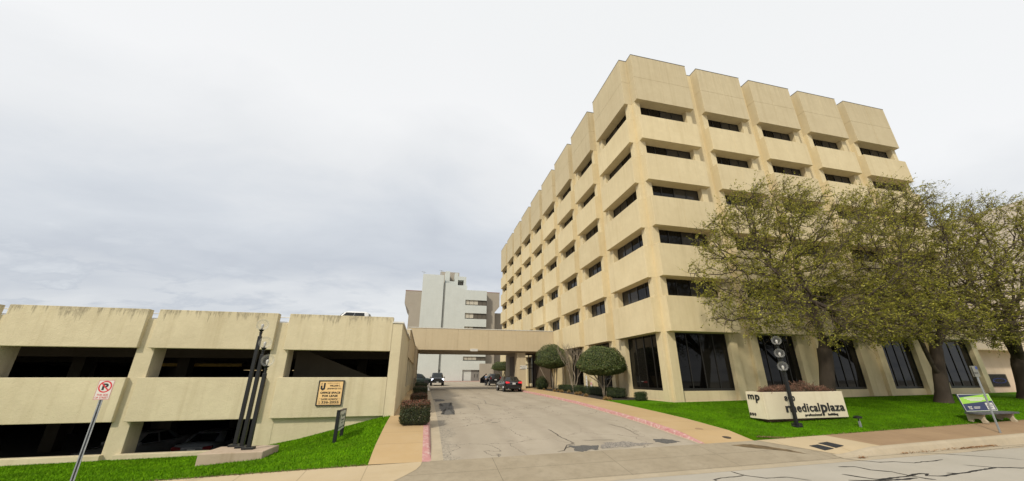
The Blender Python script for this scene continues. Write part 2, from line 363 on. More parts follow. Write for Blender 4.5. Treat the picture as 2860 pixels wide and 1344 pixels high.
def worn(name):        # old driveway surface: thin cracks, exposed aggregate, faint wheel dirt
    t = paving(name, (.335,.290,.225), (.395,.343,.272), 110, .35, None, (.27,.23,.17), .5)
    base = t.b.inputs['Base Color'].links[0].from_socket
    v = t.N.new('ShaderNodeTexVoronoi'); v.feature = 'DISTANCE_TO_EDGE'; v.inputs['Scale'].default_value = .42
    wv = t.N.new('ShaderNodeVectorMath'); wv.operation = 'ADD'
    nz = t.N.new('ShaderNodeTexNoise'); nz.inputs['Scale'].default_value = 1.3; nz.inputs['Detail'].default_value = 6; t.L.new(t.tc(), nz.inputs[0])
    sc = t.N.new('ShaderNodeVectorMath'); sc.operation = 'SCALE'; sc.inputs['Scale'].default_value = 1.3; t.L.new(nz.outputs['Color'], sc.inputs[0])
    t.L.new(t.tc(), wv.inputs[0]); t.L.new(sc.outputs[0], wv.inputs[1]); t.L.new(wv.outputs[0], v.inputs['Vector'])
    crack = t.math('LESS_THAN', v.outputs['Distance'], .006)
    gate = t.ramp(t.noise(.3, 2), .42, .52)
    c = t.mix(t.math('MULTIPLY', t.math('MULTIPLY', crack, gate), .75), base, (.10, .085, .07))
    # wheel tracks up the drive and scattered oil spots
    tr = t.N.new('ShaderNodeTexWave'); tr.inputs['Scale'].default_value = .19; tr.inputs['Distortion'].default_value = 1.4; tr.inputs['Detail'].default_value = 2; tr.inputs['Detail Scale'].default_value = .4; t.L.new(t.tc(), tr.inputs[0])
    c = t.mix(t.math('MULTIPLY', t.ramp(tr.outputs['Color'], .55, .95), .22), c, (.24,.20,.155))
    sp2 = t.math('MULTIPLY', t.ramp(t.noise(1.9, 3, .5), .66, .72), t.ramp(t.noise(.35, 2), .45, .55))
    c = t.mix(t.math('MULTIPLY', sp2, .5), c, (.15,.125,.10))
    # rough worn edge along the gutters where the coarse stone shows
    xyz = t.N.new('ShaderNodeSeparateXYZ'); t.L.new(t.tc(), xyz.inputs[0])
    ex = t.math('ADD', t.math('MULTIPLY', t.math('ADD', xyz.outputs['X'], 14.75), -1.2), t.math('MULTIPLY_ADD', t.noise(1.1, 4), 2.6, -.45))
    m = t.math('MULTIPLY', t.ramp(ex, .1, .5), t.ramp(t.noise(14, 5, .75), .44, .56))
    c = t.mix(t.math('MULTIPLY', m, .6), c, (.16, .145, .12))
    t.col(c); return t.m
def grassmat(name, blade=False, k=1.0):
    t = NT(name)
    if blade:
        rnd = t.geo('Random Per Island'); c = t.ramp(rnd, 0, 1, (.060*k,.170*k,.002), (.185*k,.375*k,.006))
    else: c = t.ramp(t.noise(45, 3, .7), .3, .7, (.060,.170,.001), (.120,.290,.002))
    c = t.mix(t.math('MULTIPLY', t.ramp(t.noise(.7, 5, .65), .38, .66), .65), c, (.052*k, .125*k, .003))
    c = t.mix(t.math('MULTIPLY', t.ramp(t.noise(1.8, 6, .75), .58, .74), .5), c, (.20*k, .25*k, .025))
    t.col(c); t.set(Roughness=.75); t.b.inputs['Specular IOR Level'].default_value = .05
    if not blade: t.bump(t.noise(60, 3, .8), .9, .04)
    return t.m
M.update(street=paving('street concrete', (.365,.335,.28), (.42,.385,.325), 130, .5, None, (.38,.36,.32), .4).m,
 apron=paving('apron concrete', (.285,.237,.166), (.345,.292,.212), 100, .9, (3.6, .93, -13.3, -9.17, .008), (.20,.165,.115), .55).m,
 walk=paving('walkway concrete', (.425,.295,.150), (.47,.335,.18), 90, .5, (0, 1.5, 0, -9.2, .008), (.45,.35,.235), .3).m,
 walk_light=paving('new concrete', (.44,.345,.215), (.48,.385,.25), 90, .7, (1.55, 0, -16.85, 0, .008), (.48,.40,.29), .3).m,
 walk_brown=paving('stained concrete', (.265,.175,.100), (.35,.24,.14), 90, .55, (2.4, 0, .3, 0, .008), (.25,.17,.11), .6).m,
 kerb=paving('kerb concrete', (.38,.315,.22), (.44,.37,.27), 90, .9, None, (.30,.26,.2), .6).m,
 drive=worn('old driveway'),
 dirt=simple('garden soil', (.030,.022,.016), .95, var=.5, vs_=14, bump=.8), ground=simple('far ground', (.22,.20,.17), .95),
 grass=grassmat('lawn'), blade=grassmat('grass blades', True), grass_e=grassmat('lawn with painted oak shade', False, .74), blade_e=grassmat('blades with painted oak shade', True, .74),  # right lawn: same grass, darker colour paints in the shade of the oaks
 sealant=simple('crack sealant', (.020,.018,.020), .5), patch=simple('asphalt patch', (.098,.093,.086), .9, var=.45, vs_=30, bump=.6))
def pinkmat():
    t = NT('faded red kerb paint'); c = t.mix(t.ramp(t.noise(2.2, 5, .7), .35, .7), (.44,.19,.185), (.46,.28,.25))
    c = t.mix(t.math('MULTIPLY', t.ramp(t.noise(9, 6, .8, t.map((1,.35,1))), .52, .68), .7), c, (.34,.09,.12))
    c = t.mix(t.math('MULTIPLY', t.ramp(t.noise(6, 5, .8), .52, .66), .8), c, (.62,.55,.47))
    t.col(c); t.set(Roughness=.8); return t.m
M['pink'] = pinkmat()

# ------------------------------------------------------------------ the setting
struct('ground', MB().grid([-500,-80,-35,-17,35,90,500], [-300,-60,-20,0,60,120,700], lambda x, y: -1.3), 'ground')
struct('street', MB().grid(linspace(-90,90,41), [-90,-50,-32,-24,-18,-14,-11.1], lambda x, y: z_gutter(x)), 'street')
struct('driveway_apron', MB().grid(linspace(-18.2,-1.2,35), linspace(-11.1,-9.2,9), lambda x, y: z_apron(x, y)), 'apron')
struct('driveway', MB().grid(linspace(-14.75,-5.8,19), linspace(-9.2,30,60), z_drive), 'drive')
struct('courtyard', MB().grid(linspace(-40,12,27), linspace(30,71.5,22), lambda x, y: z_drive_c(y)), 'drive')
struct('gutter_strip', MB().grid([-15.15,-14.75], linspace(-9.2,20,45), lambda x, y: z_drive(x, y)+.004), 'kerb')
struct('gutter_strip', MB().grid([-5.98,-5.70], linspace(-9.2,20,45), lambda x, y: z_drive(x, y)+.004), 'kerb')
def kerb_rise(y): return .13*min(1, max(0, (y+9.2)/1.2))
def sweep(name, prof, ts, place, mat):
    mb = MB(); n = len(prof(ts[0]))
    for t in ts: mb.v += [tuple(place(t, a, b)) for a, b in prof(t)]
    mb.f = [(i*n+k, i*n+k+1, (i+1)*n+k+1, (i+1)*n+k) for i in range(len(ts)-1) for k in range(n-1)]; mb.mi = [0]*len(mb.f)
    return struct(name, mb, mat)
ys = linspace(-9.2, 20, 60)
sweep('kerb', lambda y: [(-15.10, 0), (-15.15, kerb_rise(y)*.8), (-15.19, kerb_rise(y)), (-15.37, kerb_rise(y)+.004), (-15.37, -.1)], ys, lambda y, a, b: (a, y, z_drive(-15.2, y)+b), 'pink')
sweep('kerb', lambda y: [(-5.86, 0), (-5.82, kerb_rise(y)*.8), (-5.78, kerb_rise(y)), (-5.70, kerb_rise(y)+.003), (-5.70, -.1)], ys, lambda y, a, b: (a, y, z_drive(-5.8, y)+b), 'pink')
struct('walkway', MB().grid([-16.85,-16.1,-15.37], linspace(-9.2,34,60), lambda x, y: z_drive(-15.2, y)+kerb_rise(y)), 'walk')
struct('walkway', MB().grid([-5.70,-4.6,-3.5], linspace(-9.2,20,50), lambda x, y: z_drive(-5.8, y)+kerb_rise(y)*.97), 'walk')
struct('entrance_paving', MB().grid([-5.6,-3,-.3], linspace(20,30,8), lambda x, y: z_drive_c(y)+.12), 'walk')
# pavement along the street, left: straight slab ended by the flared corner
mb = MB(); fl = [(-15.37,-9.2),(-15.40,-9.45),(-15.52,-9.75),(-15.81,-10.12),(-16.15,-10.5),(-16.8,-10.92)]
for x, y in fl: mb.v += [(x, y, z_apron(x, y)+.006), (-17.2, y, z_side(-17.2, y)+.006)]
mb.f = [(2*i, 2*i+1, 2*i+3, 2*i+2) for i in range(len(fl)-1)]; mb.mi = [0]*len(mb.f)
mb.grid(linspace(-60,-17.2,30), [-10.92,-10.5,-10,-9.2], lambda x, y: z_side(x, y)+.006)
struct('pavement', mb, 'walk_light')
def z_corner(x, y):
    xl = lerp(y, [-10.78,-9.2], [-2.0,-3.55]); k = min(1, max(0, (x-xl)/1.7)); k = k*k*(3-2*k)
    return z_side(x, y)*k+z_apron(x, y)*(1-k)+.008
mb = MB()
jt = lambda y: -.36+(-9.18-y)*.24
for y in linspace(-10.78, -9.2, 6): mb.v += [(lerp(y,[-10.78,-9.2],[-2.0,-3.55])+(jt(y)+0.0-lerp(y,[-10.78,-9.2],[-2.0,-3.55]))*k/5, y, 0) for k in range(6)]
mb.v = [(x, y, z_corner(x, y)) for x, y, z in mb.v]
mb.f = [(j*6+i, j*6+i+1, (j+1)*6+i+1, (j+1)*6+i) for j in range(5) for i in range(5)]; mb.mi = [0]*25
struct('pavement', mb, 'walk_light')
mb = MB(); n = 30
for y in linspace(-10.78, -9.2, 6): mb.v += [(jt(y)+(70-jt(y))*(k/(n-1))**1.5, y, 0) for k in range(n)]
mb.v = [(x, y, z_corner(x, y)) for x, y, z in mb.v]
mb.f = [(j*n+i, j*n+i+1, (j+1)*n+i+1, (j+1)*n+i) for j in range(5) for i in range(n-1)]; mb.mi = [0]*len(mb.f)
struct('pavement', mb, 'walk_brown')
def k_top(x): return z_corner(x, -10.78)-z_gutter(x)
xs = [-2.2+.2*i for i in range(15)]+linspace(1, 70, 40)
sweep('kerb', lambda x: [(-11.12, .012), (-11.0, .03), (-10.93, .03+max(.0, k_top(x)-.06)*.8), (-10.86, .03+max(.012, k_top(x)-.04)), (-10.77, k_top(x)+.004)], xs, lambda x, a, b: (x, a, z_gutter(x)+b), 'kerb')
sweep('kerb', lambda x: [(-11.12, .0), (-11.0, .02), (-10.93, (z_side(x,-10.9)-z_gutter(x))*.8), (-10.9, z_side(x,-10.9)-z_gutter(x)+.01)], linspace(-60,-16.8,20), lambda x, a, b: (x, a, z_gutter(x)+b), 'kerb')
sweep('gutter_strip', lambda x: [(-11.45, .003), (-11.1, .006)], linspace(-60, 70, 80), lambda x, a, b: (x, a, z_gutter(x)+b), 'kerb')
struct('lawn', MB().grid(linspace(-60,-16.86,60)+[-16.84], [-9.215]+linspace(-9.2,-2.4,18), lambda x, y: z_lawn_w(x, y)-(.4 if y < -9.21 or x > -16.85 else 0)), 'grass')
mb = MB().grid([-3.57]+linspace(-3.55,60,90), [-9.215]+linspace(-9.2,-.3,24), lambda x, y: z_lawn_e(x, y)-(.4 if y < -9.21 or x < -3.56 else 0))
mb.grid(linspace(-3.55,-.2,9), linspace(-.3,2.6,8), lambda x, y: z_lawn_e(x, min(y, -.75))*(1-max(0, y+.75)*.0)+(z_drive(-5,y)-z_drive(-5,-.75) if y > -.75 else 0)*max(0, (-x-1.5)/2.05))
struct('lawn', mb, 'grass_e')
def z_bed(x, y): return z_drive(-5, y)+.10+.03*math.sin(x*3+y*2)
struct('planting_bed', MB().grid(linspace(-3.55,-.1,8), linspace(2.6,20,40), z_bed), 'dirt')
rng = np.random.default_rng(5)
def blades(name, n, xa, xb, ya, yb, zf, mat='blade'):
    x = rng.uniform(xa, xb, n); y = rng.uniform(ya, yb, n)
    z = np.array([zf(a, b) for a, b in zip(x, y)]); h = rng.uniform(.028, .062, n); w = rng.uniform(.008, .016, n); a = rng.uniform(0, 6.28, n)
    lean = rng.normal(0, .03, (n, 2)); dx, dy = np.cos(a)*w, np.sin(a)*w
    v = np.stack([np.stack([x-dx, y-dy, z-.01], 1), np.stack([x+dx, y+dy, z-.01], 1), np.stack([x+lean[:,0], y+lean[:,1], z+h], 1)], 1).reshape(-1, 3)
    return tag(np_obj(name, v, np.arange(3*n).reshape(-1, 3), mat), kind='stuff')
b1 = blades('grass', 62000, -33, -16.85, -9.22, -2.75, z_lawn_w); tag(b1, 'bright green lawn grass sloping down in front of the parking garage', 'grass')
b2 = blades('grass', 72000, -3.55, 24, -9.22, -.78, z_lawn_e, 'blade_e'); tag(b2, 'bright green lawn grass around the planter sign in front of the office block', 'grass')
def dry_edge(n, xa, xb, zf, lab):
    x = rng.uniform(xa, xb, n); y = -9.2+np.abs(rng.normal(0, .05, n))-.03; z = np.array([zf(a, max(b, -9.2)) for a, b in zip(x, y)]); h = rng.uniform(.01, .05, n); w = rng.uniform(.006, .02, n); a = rng.uniform(0, 6.28, n)
    dx, dy = np.cos(a)*w, np.sin(a)*w; l = rng.normal(0, .03, (n, 2))
    v = np.stack([np.stack([x-dx, y-dy, z-.005], 1), np.stack([x+dx, y+dy, z-.005], 1), np.stack([x+l[:,0], y+l[:,1], z+h], 1)], 1).reshape(-1, 3)
    tag(np_obj('dry_grass', v, np.arange(3*n).reshape(-1, 3), leafmat('dry grass', [(0,(.10,.075,.03)),(.6,(.22,.16,.07)),(1,(.34,.26,.13))], trans=.1)), lab, 'dry grass', kind='stuff')
dry_edge(5200, -33, -16.9, z_lawn_w, 'brown dry grass fringe along the front edge of the left lawn')
dry_edge(6000, -3.5, 22, z_lawn_e, 'brown dry grass fringe along the front edge of the right lawn')
def ribbon(pts, w, zf, wob=.3):
    mb = MB(); P = [Vector((*p, 0)) for p in pts]; Q = []
    for a, b in zip(P[:-1], P[1:]):
        m = max(2, int((b-a).length/.12))
        for i in range(m):
            q = a.lerp(b, i/m); q += Vector((random.gauss(0,.012), random.gauss(0,.012), 0)); Q.append(q)
    Q.append(P[-1]); vs = []
    for i, q in enumerate(Q):
        d = (Q[min(i+1,len(Q)-1)]-Q[max(i-1,0)]).normalized(); nrm = Vector((-d.y, d.x, 0)); ww = w*(1+random.uniform(-wob, wob*1.8))
        if i in (0, len(Q)-1): ww *= .3
        vs += [(q+nrm*ww), (q-nrm*ww)]
    return mb.add([(v.x, v.y, zf(v.x, v.y)+.006) for v in vs], [(2*i, 2*i+1, 2*i+3, 2*i+2) for i in range(len(Q)-1)])
random.seed(3)
zst = lambda x, y: z_gutter(x)
for pts, w in [([(-6.87,-11.49),(-6.87,-11.93),(-6.56,-12.29),(-5.95,-12.34),(-5.64,-12.77)],.018), ([(-6.87,-11.93),(-7.66,-11.96),(-7.97,-12.06),(-7.97,-12.3)],.018),
  ([(-2.28,-11.19),(-1.70,-11.77),(-1.25,-11.81),(-.82,-12.09),(-.02,-12.08),(.55,-12.02)],.022), ([(.99,-11.2),(1.46,-11.28),(2.68,-12.40),(2.79,-12.71)],.014),
  ([(-3.49,-11.86),(-3.04,-11.97),(-3.01,-12.37),(-2.70,-12.69),(-2.74,-13.11),(-2.71,-13.40),(-2.58,-13.54)],.030),
  ([(-4.26,-12.51),(-4.04,-13.02),(-3.89,-13.16),(-3.42,-13.14),(-2.74,-13.11),(-2.32,-13.0),(-2.04,-13.08),(-2.35,-13.2),(-1.94,-13.35),(-1.23,-13.28),(.64,-13.11),(1.27,-13.35),(4,-13.6)],.032),
  ([(.19,-12.66),(.64,-13.11)],.014), ([(-4.71,-13.01),(-4.47,-13.13),(-3.68,-13.28),(-2.84,-13.31)],.034), ([(3.08,-11.43),(6.15,-11.29),(9,-11.4)],.012), ([(-1.48,-13.17),(-1.23,-13.28)],.05)]:
    struct('crack_sealant', ribbon(pts, w, zst), 'sealant')
for pts, w in [([(-10.43,-6.07),(-10.39,-6.86),(-10.38,-7.35),(-10.27,-7.95),(-10.21,-8.23)],.016), ([(-10.21,-8.23),(-10.55,-8.37),(-10.88,-8.99),(-11.15,-9.05)],.014), ([(-10.52,-8.62),(-10.78,-8.75)],.02),
  ([(-11.9,9),(-11.2,5.5),(-11.5,3),(-10.9,1)],.012), ([(-12.6,4.0),(-12.2,2.0),(-12.4,-.5)],.010), ([(-9.8,-7.9),(-8.6,-8.1)],.01), ([(-7.5,-5.5),(-7.2,-6.4),(-7.35,-7.7)],.01)]:
    struct('crack', ribbon(pts, w, lambda x, y: z_drive(x, y)), 'sealant')
def blob(name, pts, zf, mat, lift=.004, jag=.06):
    P = [Vector((*p, 0)) for p in pts]; Q = []
    for a, b in zip(P, P[1:]+P[:1]):
        m = max(2, int((b-a).length/.10))
        for i in range(m): Q.append(a.lerp(b, i/m)+Vector((random.gauss(0,jag), random.gauss(0,jag), 0)))
    c = sum(Q, Vector())/len(Q); n = len(Q)
    vs = [c]+[c.lerp(q, .5) for q in Q]+Q
    fs = [(0, 1+i, 1+(i+1)%n) for i in range(n)]+[(1+i, 1+n+i, 1+n+(i+1)%n, 1+(i+1)%n) for i in range(n)]
    return struct(name, MB().add([(v.x, v.y, zf(v.x, v.y)+lift) for v in vs], fs), mat)
blob('asphalt_patch', [(-10.47,-8.55),(-10.08,-8.54),(-9.48,-8.70),(-9.71,-9.05),(-10.25,-9.16),(-10.49,-9.08)], z_drive, 'patch')
blob('asphalt_patch', [(-7.11,-8.23),(-6.78,-8.29),(-6.45,-8.47),(-6.40,-8.80),(-7.04,-8.91),(-7.28,-8.62)], z_drive, 'patch', jag=.03)
blob('asphalt_patch', [(-14.4,3.6),(-13.64,4.1),(-13.70,1.5),(-13.83,-1.73),(-14.41,-1.75),(-14.5,1)], z_drive, 'patch', jag=.05)
blob('asphalt_patch', [(-14.65,6.8),(-14.19,6.9),(-13.9,5.6),(-14.6,4.9)], z_drive, 'patch', jag=.06)
def coarse():
    t = NT('exposed aggregate'); c = t.mix(t.ramp(t.noise(22, 5, .8), .42, .58), (.10,.09,.08), (.36,.32,.27)); t.col(c); t.set(Roughness=.95); t.bump(t.noise(40, 3), .6, .02); return t.m
M['coarse'] = coarse()
blob('worn_strip', [(-9.11,-8.36),(-8.43,-8.43),(-7.94,-8.60),(-7.5,-8.75),(-8.13,-8.97),(-9.02,-8.98),(-9.62,-8.98)], z_drive, 'coarse', .005, .05)
blob('kerb_drop_shade', [(-4.94,-9.45),(-4.47,-9.50),(-4.10,-9.50),(-3.73,-9.75),(-3.28,-10.15),(-2.99,-10.6),(-3.51,-10.22),(-4.44,-9.80)], z_apron, simple('painted kerb shade', (.14,.095,.05), .5, var=.4, vs_=3), .006, .015)  # flat brown patch, paints the shaded face of the kerb drop
# ------------------------------------------------------------------ office building
ZS = [5.37, 9.15, 12.96, 16.74, 20.48, 24.37]; ZT = 29.17; ZSILL = [7.74, 11.53, 15.34, 19.08, 22.77]
XF = [(0,5.5),(6.66,11.36),(12.48,17.2),(18.35,23.07),(24.2,29.7)]
YL = [(0,5.35),(6.68,11.2),(12.35,16.95),(18.13,22.6),(23.8,28.3),(29.55,34.2),(35.41,39.98),(41.2,45.83),(47.1,52.0)]
PF, PL = .763, .69
off = thing('office_building', (0,0,1), 'tan concrete office block with stacked deep boxed window bands, largest building in the photo', 'building')
inv = Matrix.Translation((0,0,-1))
def under(o, parent):          # parent a part built in world coordinates
    o.parent = parent; o.matrix_parent_inverse = Matrix.Translation(-Vector(parent.location)) if not parent.rotation_euler.z else (Matrix.Translation(parent.location) @ Matrix.Rotation(parent.rotation_euler.z, 4, 'Z')).inverted()
    return o
def face_pt(side, a, d, z):    # a along the face, d outwards
    return (a, -d, z) if side == 'F' else (-d, a, z)
def fbox(mb, side, a0, a1, d0, d1, z0, z1):
    return mb.box(a0, a1, -d1, -d0, z0, z1) if side == 'F' else mb.box(-d1, -d0, a0, a1, z0, z1)
core = MB().box(.3, 29.4, .3, 51.7, .3, 28.7)
for side, bays, P in (('F', XF, PF), ('L', YL, PL)):
    nb = len(bays); end = bays[-1][1]
    # piers in the gaps between bays, from the ground to the roof
    prev = 0
    for b in range(nb-1): fbox(core, side, bays[b][1], bays[b+1][0], -.3, 0, .3, ZT-.08)
    for b, (a0, a1) in enumerate(bays):
        for k in range(6):
            z0 = ZS[k-1] if k else .3
            lo = ZSILL[k-1] if k else .3; hi = ZS[k]
            c = .5 if k else .62; d = .36 if k else .24
            fbox(core, side, a0, a0+c, -.3, d, lo, hi); fbox(core, side, a1-c, a1, -.3, d, lo, hi)
        fbox(core, side, a0+.62, a1-.62, -.3, -.02, .3, 1.66)      # low wall under the ground floor glass
        fbox(core, side, a0+.62, a1-.62, -.02, .03, .3, 1.02)
core.box(29.4, 29.7, 0, .3, .3, ZT-.08); core.box(0, .3, 51.7, 52.0, .3, ZT-.08)
under(core.build('wall', 'pier', bevel=.012), off)
def panel(side, a0, a1, P, z0, z1, split):
    mb = MB(); g = .005; e = .03
    fbox(mb, side, a0+e, a1-e, -.3, P-.03, z0+e, z1-e)
    am = (a0+a1)/2+random.uniform(-.15,.15)
    zz = [(z0, z1)] if not split else [(z0, 26.72-g), (26.72+g, z1)]
    for za, zb in zz:
        fbox(mb, side, a0, am-g, -.29, P, za, zb); fbox(mb, side, am+g, a1, -.29, P, za, zb)
    return under(mb.build('wall_panel', 'panel_top' if split else 'panel', bevel=.014), off)
def window(side, a0, a1, z0, z1, nm, dep=-.12, bot=.05, gl='glass'):
    mb = MB(); w = .035
    fbox(mb, side, a0, a1, dep-.10, dep+.03, z0, z0+bot); fbox(mb, side, a0, a1, dep-.10, dep+.03, z1-.05, z1)
    for i in range(nm+1):
        a = a0+(a1-a0)*i/nm; l, r_ = (a, a+.05) if i == 0 else ((a-.05, a) if i == nm else (a-w, a+w))
        fbox(mb, side, l, r_, dep-.10, dep+.045, z0+bot, z1-.05)
    f = under(mb.build('window', 'frame'), off)
    gm = MB()
    for i in range(nm): fbox(gm, side, a0+(a1-a0)*i/nm+.012, a0+(a1-a0)*(i+1)/nm-.012, dep-.08, dep-.0, z0+.02, z1-.02)
    p = gm.build('pane', gl); p.parent = f
    return f
random.seed(8)
for side, bays, P in (('F', XF, PF), ('L', YL, PL)):
    for b, (a0, a1) in enumerate(bays):
        for k in range(6): panel(side, a0, a1, P, ZS[k], (ZSILL+[ZT])[k], k == 5)
        for k in range(1, 6): window(side, a0+.5, a1-.5, ZSILL[k-1], ZS[k], 4)
        if not (side == 'L' and b in (3, 4)): window(side, a0+.62, a1-.62, 1.66, ZS[0], 4, bot=.16, gl='glass_low')
cp = MB()
for side, bays, P in (('F', XF, PF), ('L', YL, PL)):
    for a0, a1 in bays: fbox(cp, side, a0-.015, a1+.015, -.3, P+.015, ZT+.003, ZT+.055)
    for b in range(len(bays)-1): fbox(cp, side, bays[b][1]+.017, bays[b+1][0]-.017, -.3, .012, ZT-.077, ZT-.03)
under(cp.build('coping', 'coping'), off)
under(MB().box(.32, 29.38, .32, 51.68, 28.702, 28.8).build('roof', 'roof'), off)

# ------------------------------------------------------------------ covered driveway linking the office block and the garage
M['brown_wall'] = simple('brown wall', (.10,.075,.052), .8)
por = thing('portico', (-9,20,1.2), 'flat roofed concrete porte cochere bridging the driveway between garage and office block', 'canopy')
mb = MB()
PX = [-17.6, -15.6, -12.05, -8.6, -5.3, -2.6, -.70]
for a, b in zip(PX[:-1], PX[1:]): mb.box(a+.006, b-.006, 20.0, 20.35, 5.38, 7.72)
mb.box(-17.58, -.72, 20.03, 26.97, 5.40, 7.60); mb.box(-17.6, -.7, 26.65, 27, 5.38, 7.72)
under(mb.build('fascia', 'portico', bevel=.01), por)
under(MB().box(-17.62, -.68, 19.96, 27.04, 7.723, 7.80).build('coping', 'coping_light'), por)
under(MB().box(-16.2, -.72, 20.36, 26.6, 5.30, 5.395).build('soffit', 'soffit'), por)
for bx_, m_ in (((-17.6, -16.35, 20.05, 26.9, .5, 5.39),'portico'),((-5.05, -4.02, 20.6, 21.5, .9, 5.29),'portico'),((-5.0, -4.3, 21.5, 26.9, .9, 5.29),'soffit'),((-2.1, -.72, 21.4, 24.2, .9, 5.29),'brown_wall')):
    under(MB().box(*bx_).build('wall', m_, bevel=.01), por)
mb = MB().box(-5.02, -4.98, 22.2, 24.6, 1.3, 4.9); under(mb.build('dark_panel', 'brown_wall'), por)
# entrance: bronze framed doors and lights over them
en = MB()
for x in (-4.28, -3.75, -3.2, -2.65, -2.15): en.box(x-.05, x+.05, 24.0, 24.12, 1.3, 5.29)
for z in (1.3, 3.55, 3.95, 5.2): en.box(-4.3, -2.12, 24.01, 24.11, z, z+.09)
e = under(en.build('entrance', 'frame'), por)
M['daylight_glass'] = glassy('painted daylight glass', (.62,.62,.60), .15, .5)  # pale base colour stands in for daylight seen through the doors
p = MB().box(-4.28, -2.15, 24.05, 24.07, 1.32, 5.25).build('pane', 'daylight_glass'); p.parent = e; p.matrix_parent_inverse = Matrix.Translation((9,-20,-1.2))
s = MB().box(-10.62, -9.78, 19.93, 19.99, 5.30, 5.56); sg = s.build('clearance_sign', 'offwhite')
tag(sg, 'small pale clearance plate on the lower edge of the porte cochere', 'sign')
mb = MB(); text_on(mb, "CLEARANCE 13'6\"", (-10.56, 19.93, 5.385), (1,0,0), (0,0,1), .72, .09, .004); mb.build('lettering', simple('faded grey ink', (.42,.41,.40))).parent = sg
s = MB().box(-4.68, -3.86, 20.55, 20.595, 3.42, 3.82); sg = s.build('direction_sign', 'offwhite'); tag(sg, 'white sign with a black arrow on the entrance pier beneath the porte cochere', 'sign')
mb = MB(); mb.box(-4.5, -4.12, 20.543, 20.549, 3.495, 3.535); mb.prism([(-4.14,3.47),(-4.02,3.515),(-4.14,3.56)], 'y', 20.543, 20.549)
mb.lathe([(.001,20.540),(.05,20.543),(.05,20.549)], (-4.60,0,3.685), 12, 'y')
for i in range(7): mb.box(-4.52+.075*i, -4.47+.075*i, 20.543, 20.549, 3.67, 3.70)
mb.build('arrow', 'ink').parent = sg

# ------------------------------------------------------------------ parking garage
gar = thing('parking_garage', (-24,-2.7,-.6), 'low tan stucco parking garage with open decks and dark interior left of the driveway', 'parking garage')
GB = [(-53.0,-48.25),(-47.85,-43.1),(-42.7,-37.95),(-37.55,-32.45),(-32.05,-27.32),(-26.93,-22.28),(-21.8,-17.17)]
Y0 = -2.7
for i, (a, b) in enumerate(GB):
    under(MB().box(a, b, Y0, Y0+.32, 3.70, 5.33).build('parapet', 'garage', bevel=.02), gar)
    under(MB().box(a, b, Y0, Y0+.32, .86, 2.52).build('spandrel', 'garage', bevel=.02), gar)
    if i < 6: under(MB().box(a, b, Y0+.003, Y0+.3, -2.0, -.29).build('low_wall', 'garage', bevel=.02), gar)
    else: under(MB().box(a+.155, b, Y0+.19, Y0+.5, -2.0, .93).build('low_wall', 'garage'), gar)
mb = MB()
for i in range(7):
    x0 = GB[i][1] if i < 6 else -17.2
    if i < 6: under(MB().box(GB[i][1]-.08, GB[i+1][0]+.16, Y0+.18, Y0+.95, -2.0, 4.93).build('pier', 'garage', bevel=.015), gar)
mb.box(-17.17, -16.70, Y0+.02, Y0+.9, .72, 5.04)          # corner pillar
mb.box(-17.1, -16.72, Y0+.9, 5.4, .5, 5.03)               # solid flank
mb.box(-17.1, -16.74, 5.4, 20.05, .5, 1.85)
under(mb.build('corner_wall', 'garage', bevel=.015), gar)
for y in (5.4, 8.9, 12.4, 15.9, 19.3): under(MB().box(-17.1, -16.70, y, y+.55, 1.85, 3.86).build('pier', 'garage', bevel=.015), gar)
mb = MB()
for y0, y1 in ((5.42,9.4),(9.41,14.3),(14.31,20.0)): mb.box(-17.0, -16.66, y0, y1, 3.86, 5.72)
under(mb.build('flank_panel', 'portico', bevel=.015), gar)
mb = MB(); mb.box(-17.2, -16.66, Y0-.02, 2.0, 5.043, 5.115); mb.box(-17.0, -16.62, 2.0, 5.41, 5.043, 5.115); mb.box(-17.06, -16.6, 5.42, 20.0, 5.723, 5.79)
under(mb.build('coping', 'coping_light'), gar)
mb = MB()
for z in (5.0, 5.22): mb.tube([(-53, Y0+.5, z), (-17.3, Y0+.5, z)], .022, 6)
under(mb.build('guard_rail', 'white'), gar)
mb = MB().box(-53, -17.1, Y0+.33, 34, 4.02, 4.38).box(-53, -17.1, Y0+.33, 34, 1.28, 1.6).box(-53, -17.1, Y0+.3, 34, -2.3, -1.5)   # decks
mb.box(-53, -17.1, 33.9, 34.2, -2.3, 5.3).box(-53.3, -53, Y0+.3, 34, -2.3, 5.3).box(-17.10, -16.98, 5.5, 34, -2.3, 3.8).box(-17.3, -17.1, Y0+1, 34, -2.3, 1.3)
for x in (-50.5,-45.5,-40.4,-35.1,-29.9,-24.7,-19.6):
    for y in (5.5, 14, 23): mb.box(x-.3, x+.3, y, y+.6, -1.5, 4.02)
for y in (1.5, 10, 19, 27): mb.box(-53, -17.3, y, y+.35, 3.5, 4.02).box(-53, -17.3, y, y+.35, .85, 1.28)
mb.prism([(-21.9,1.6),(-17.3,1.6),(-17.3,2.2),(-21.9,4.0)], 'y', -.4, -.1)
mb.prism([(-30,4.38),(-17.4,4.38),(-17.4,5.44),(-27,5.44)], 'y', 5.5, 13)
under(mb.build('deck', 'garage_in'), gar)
under(MB().box(-31.9,-27.0,6.1,6.25,3.18,3.36).build('clearance_bar', simple('yellow paint', (.42,.26,.03))), gar)
M['lamp_glow'] = emit('strip light', (1, .72, .35), .55)
mb = MB()
for x in (-29.5,-26.0,-24.2,-22.9):
    mb.box(x, x+1.3, 12.6, 12.72, 3.05, 3.09)
under(mb.build('strip_light', 'lamp_glow'), gar)
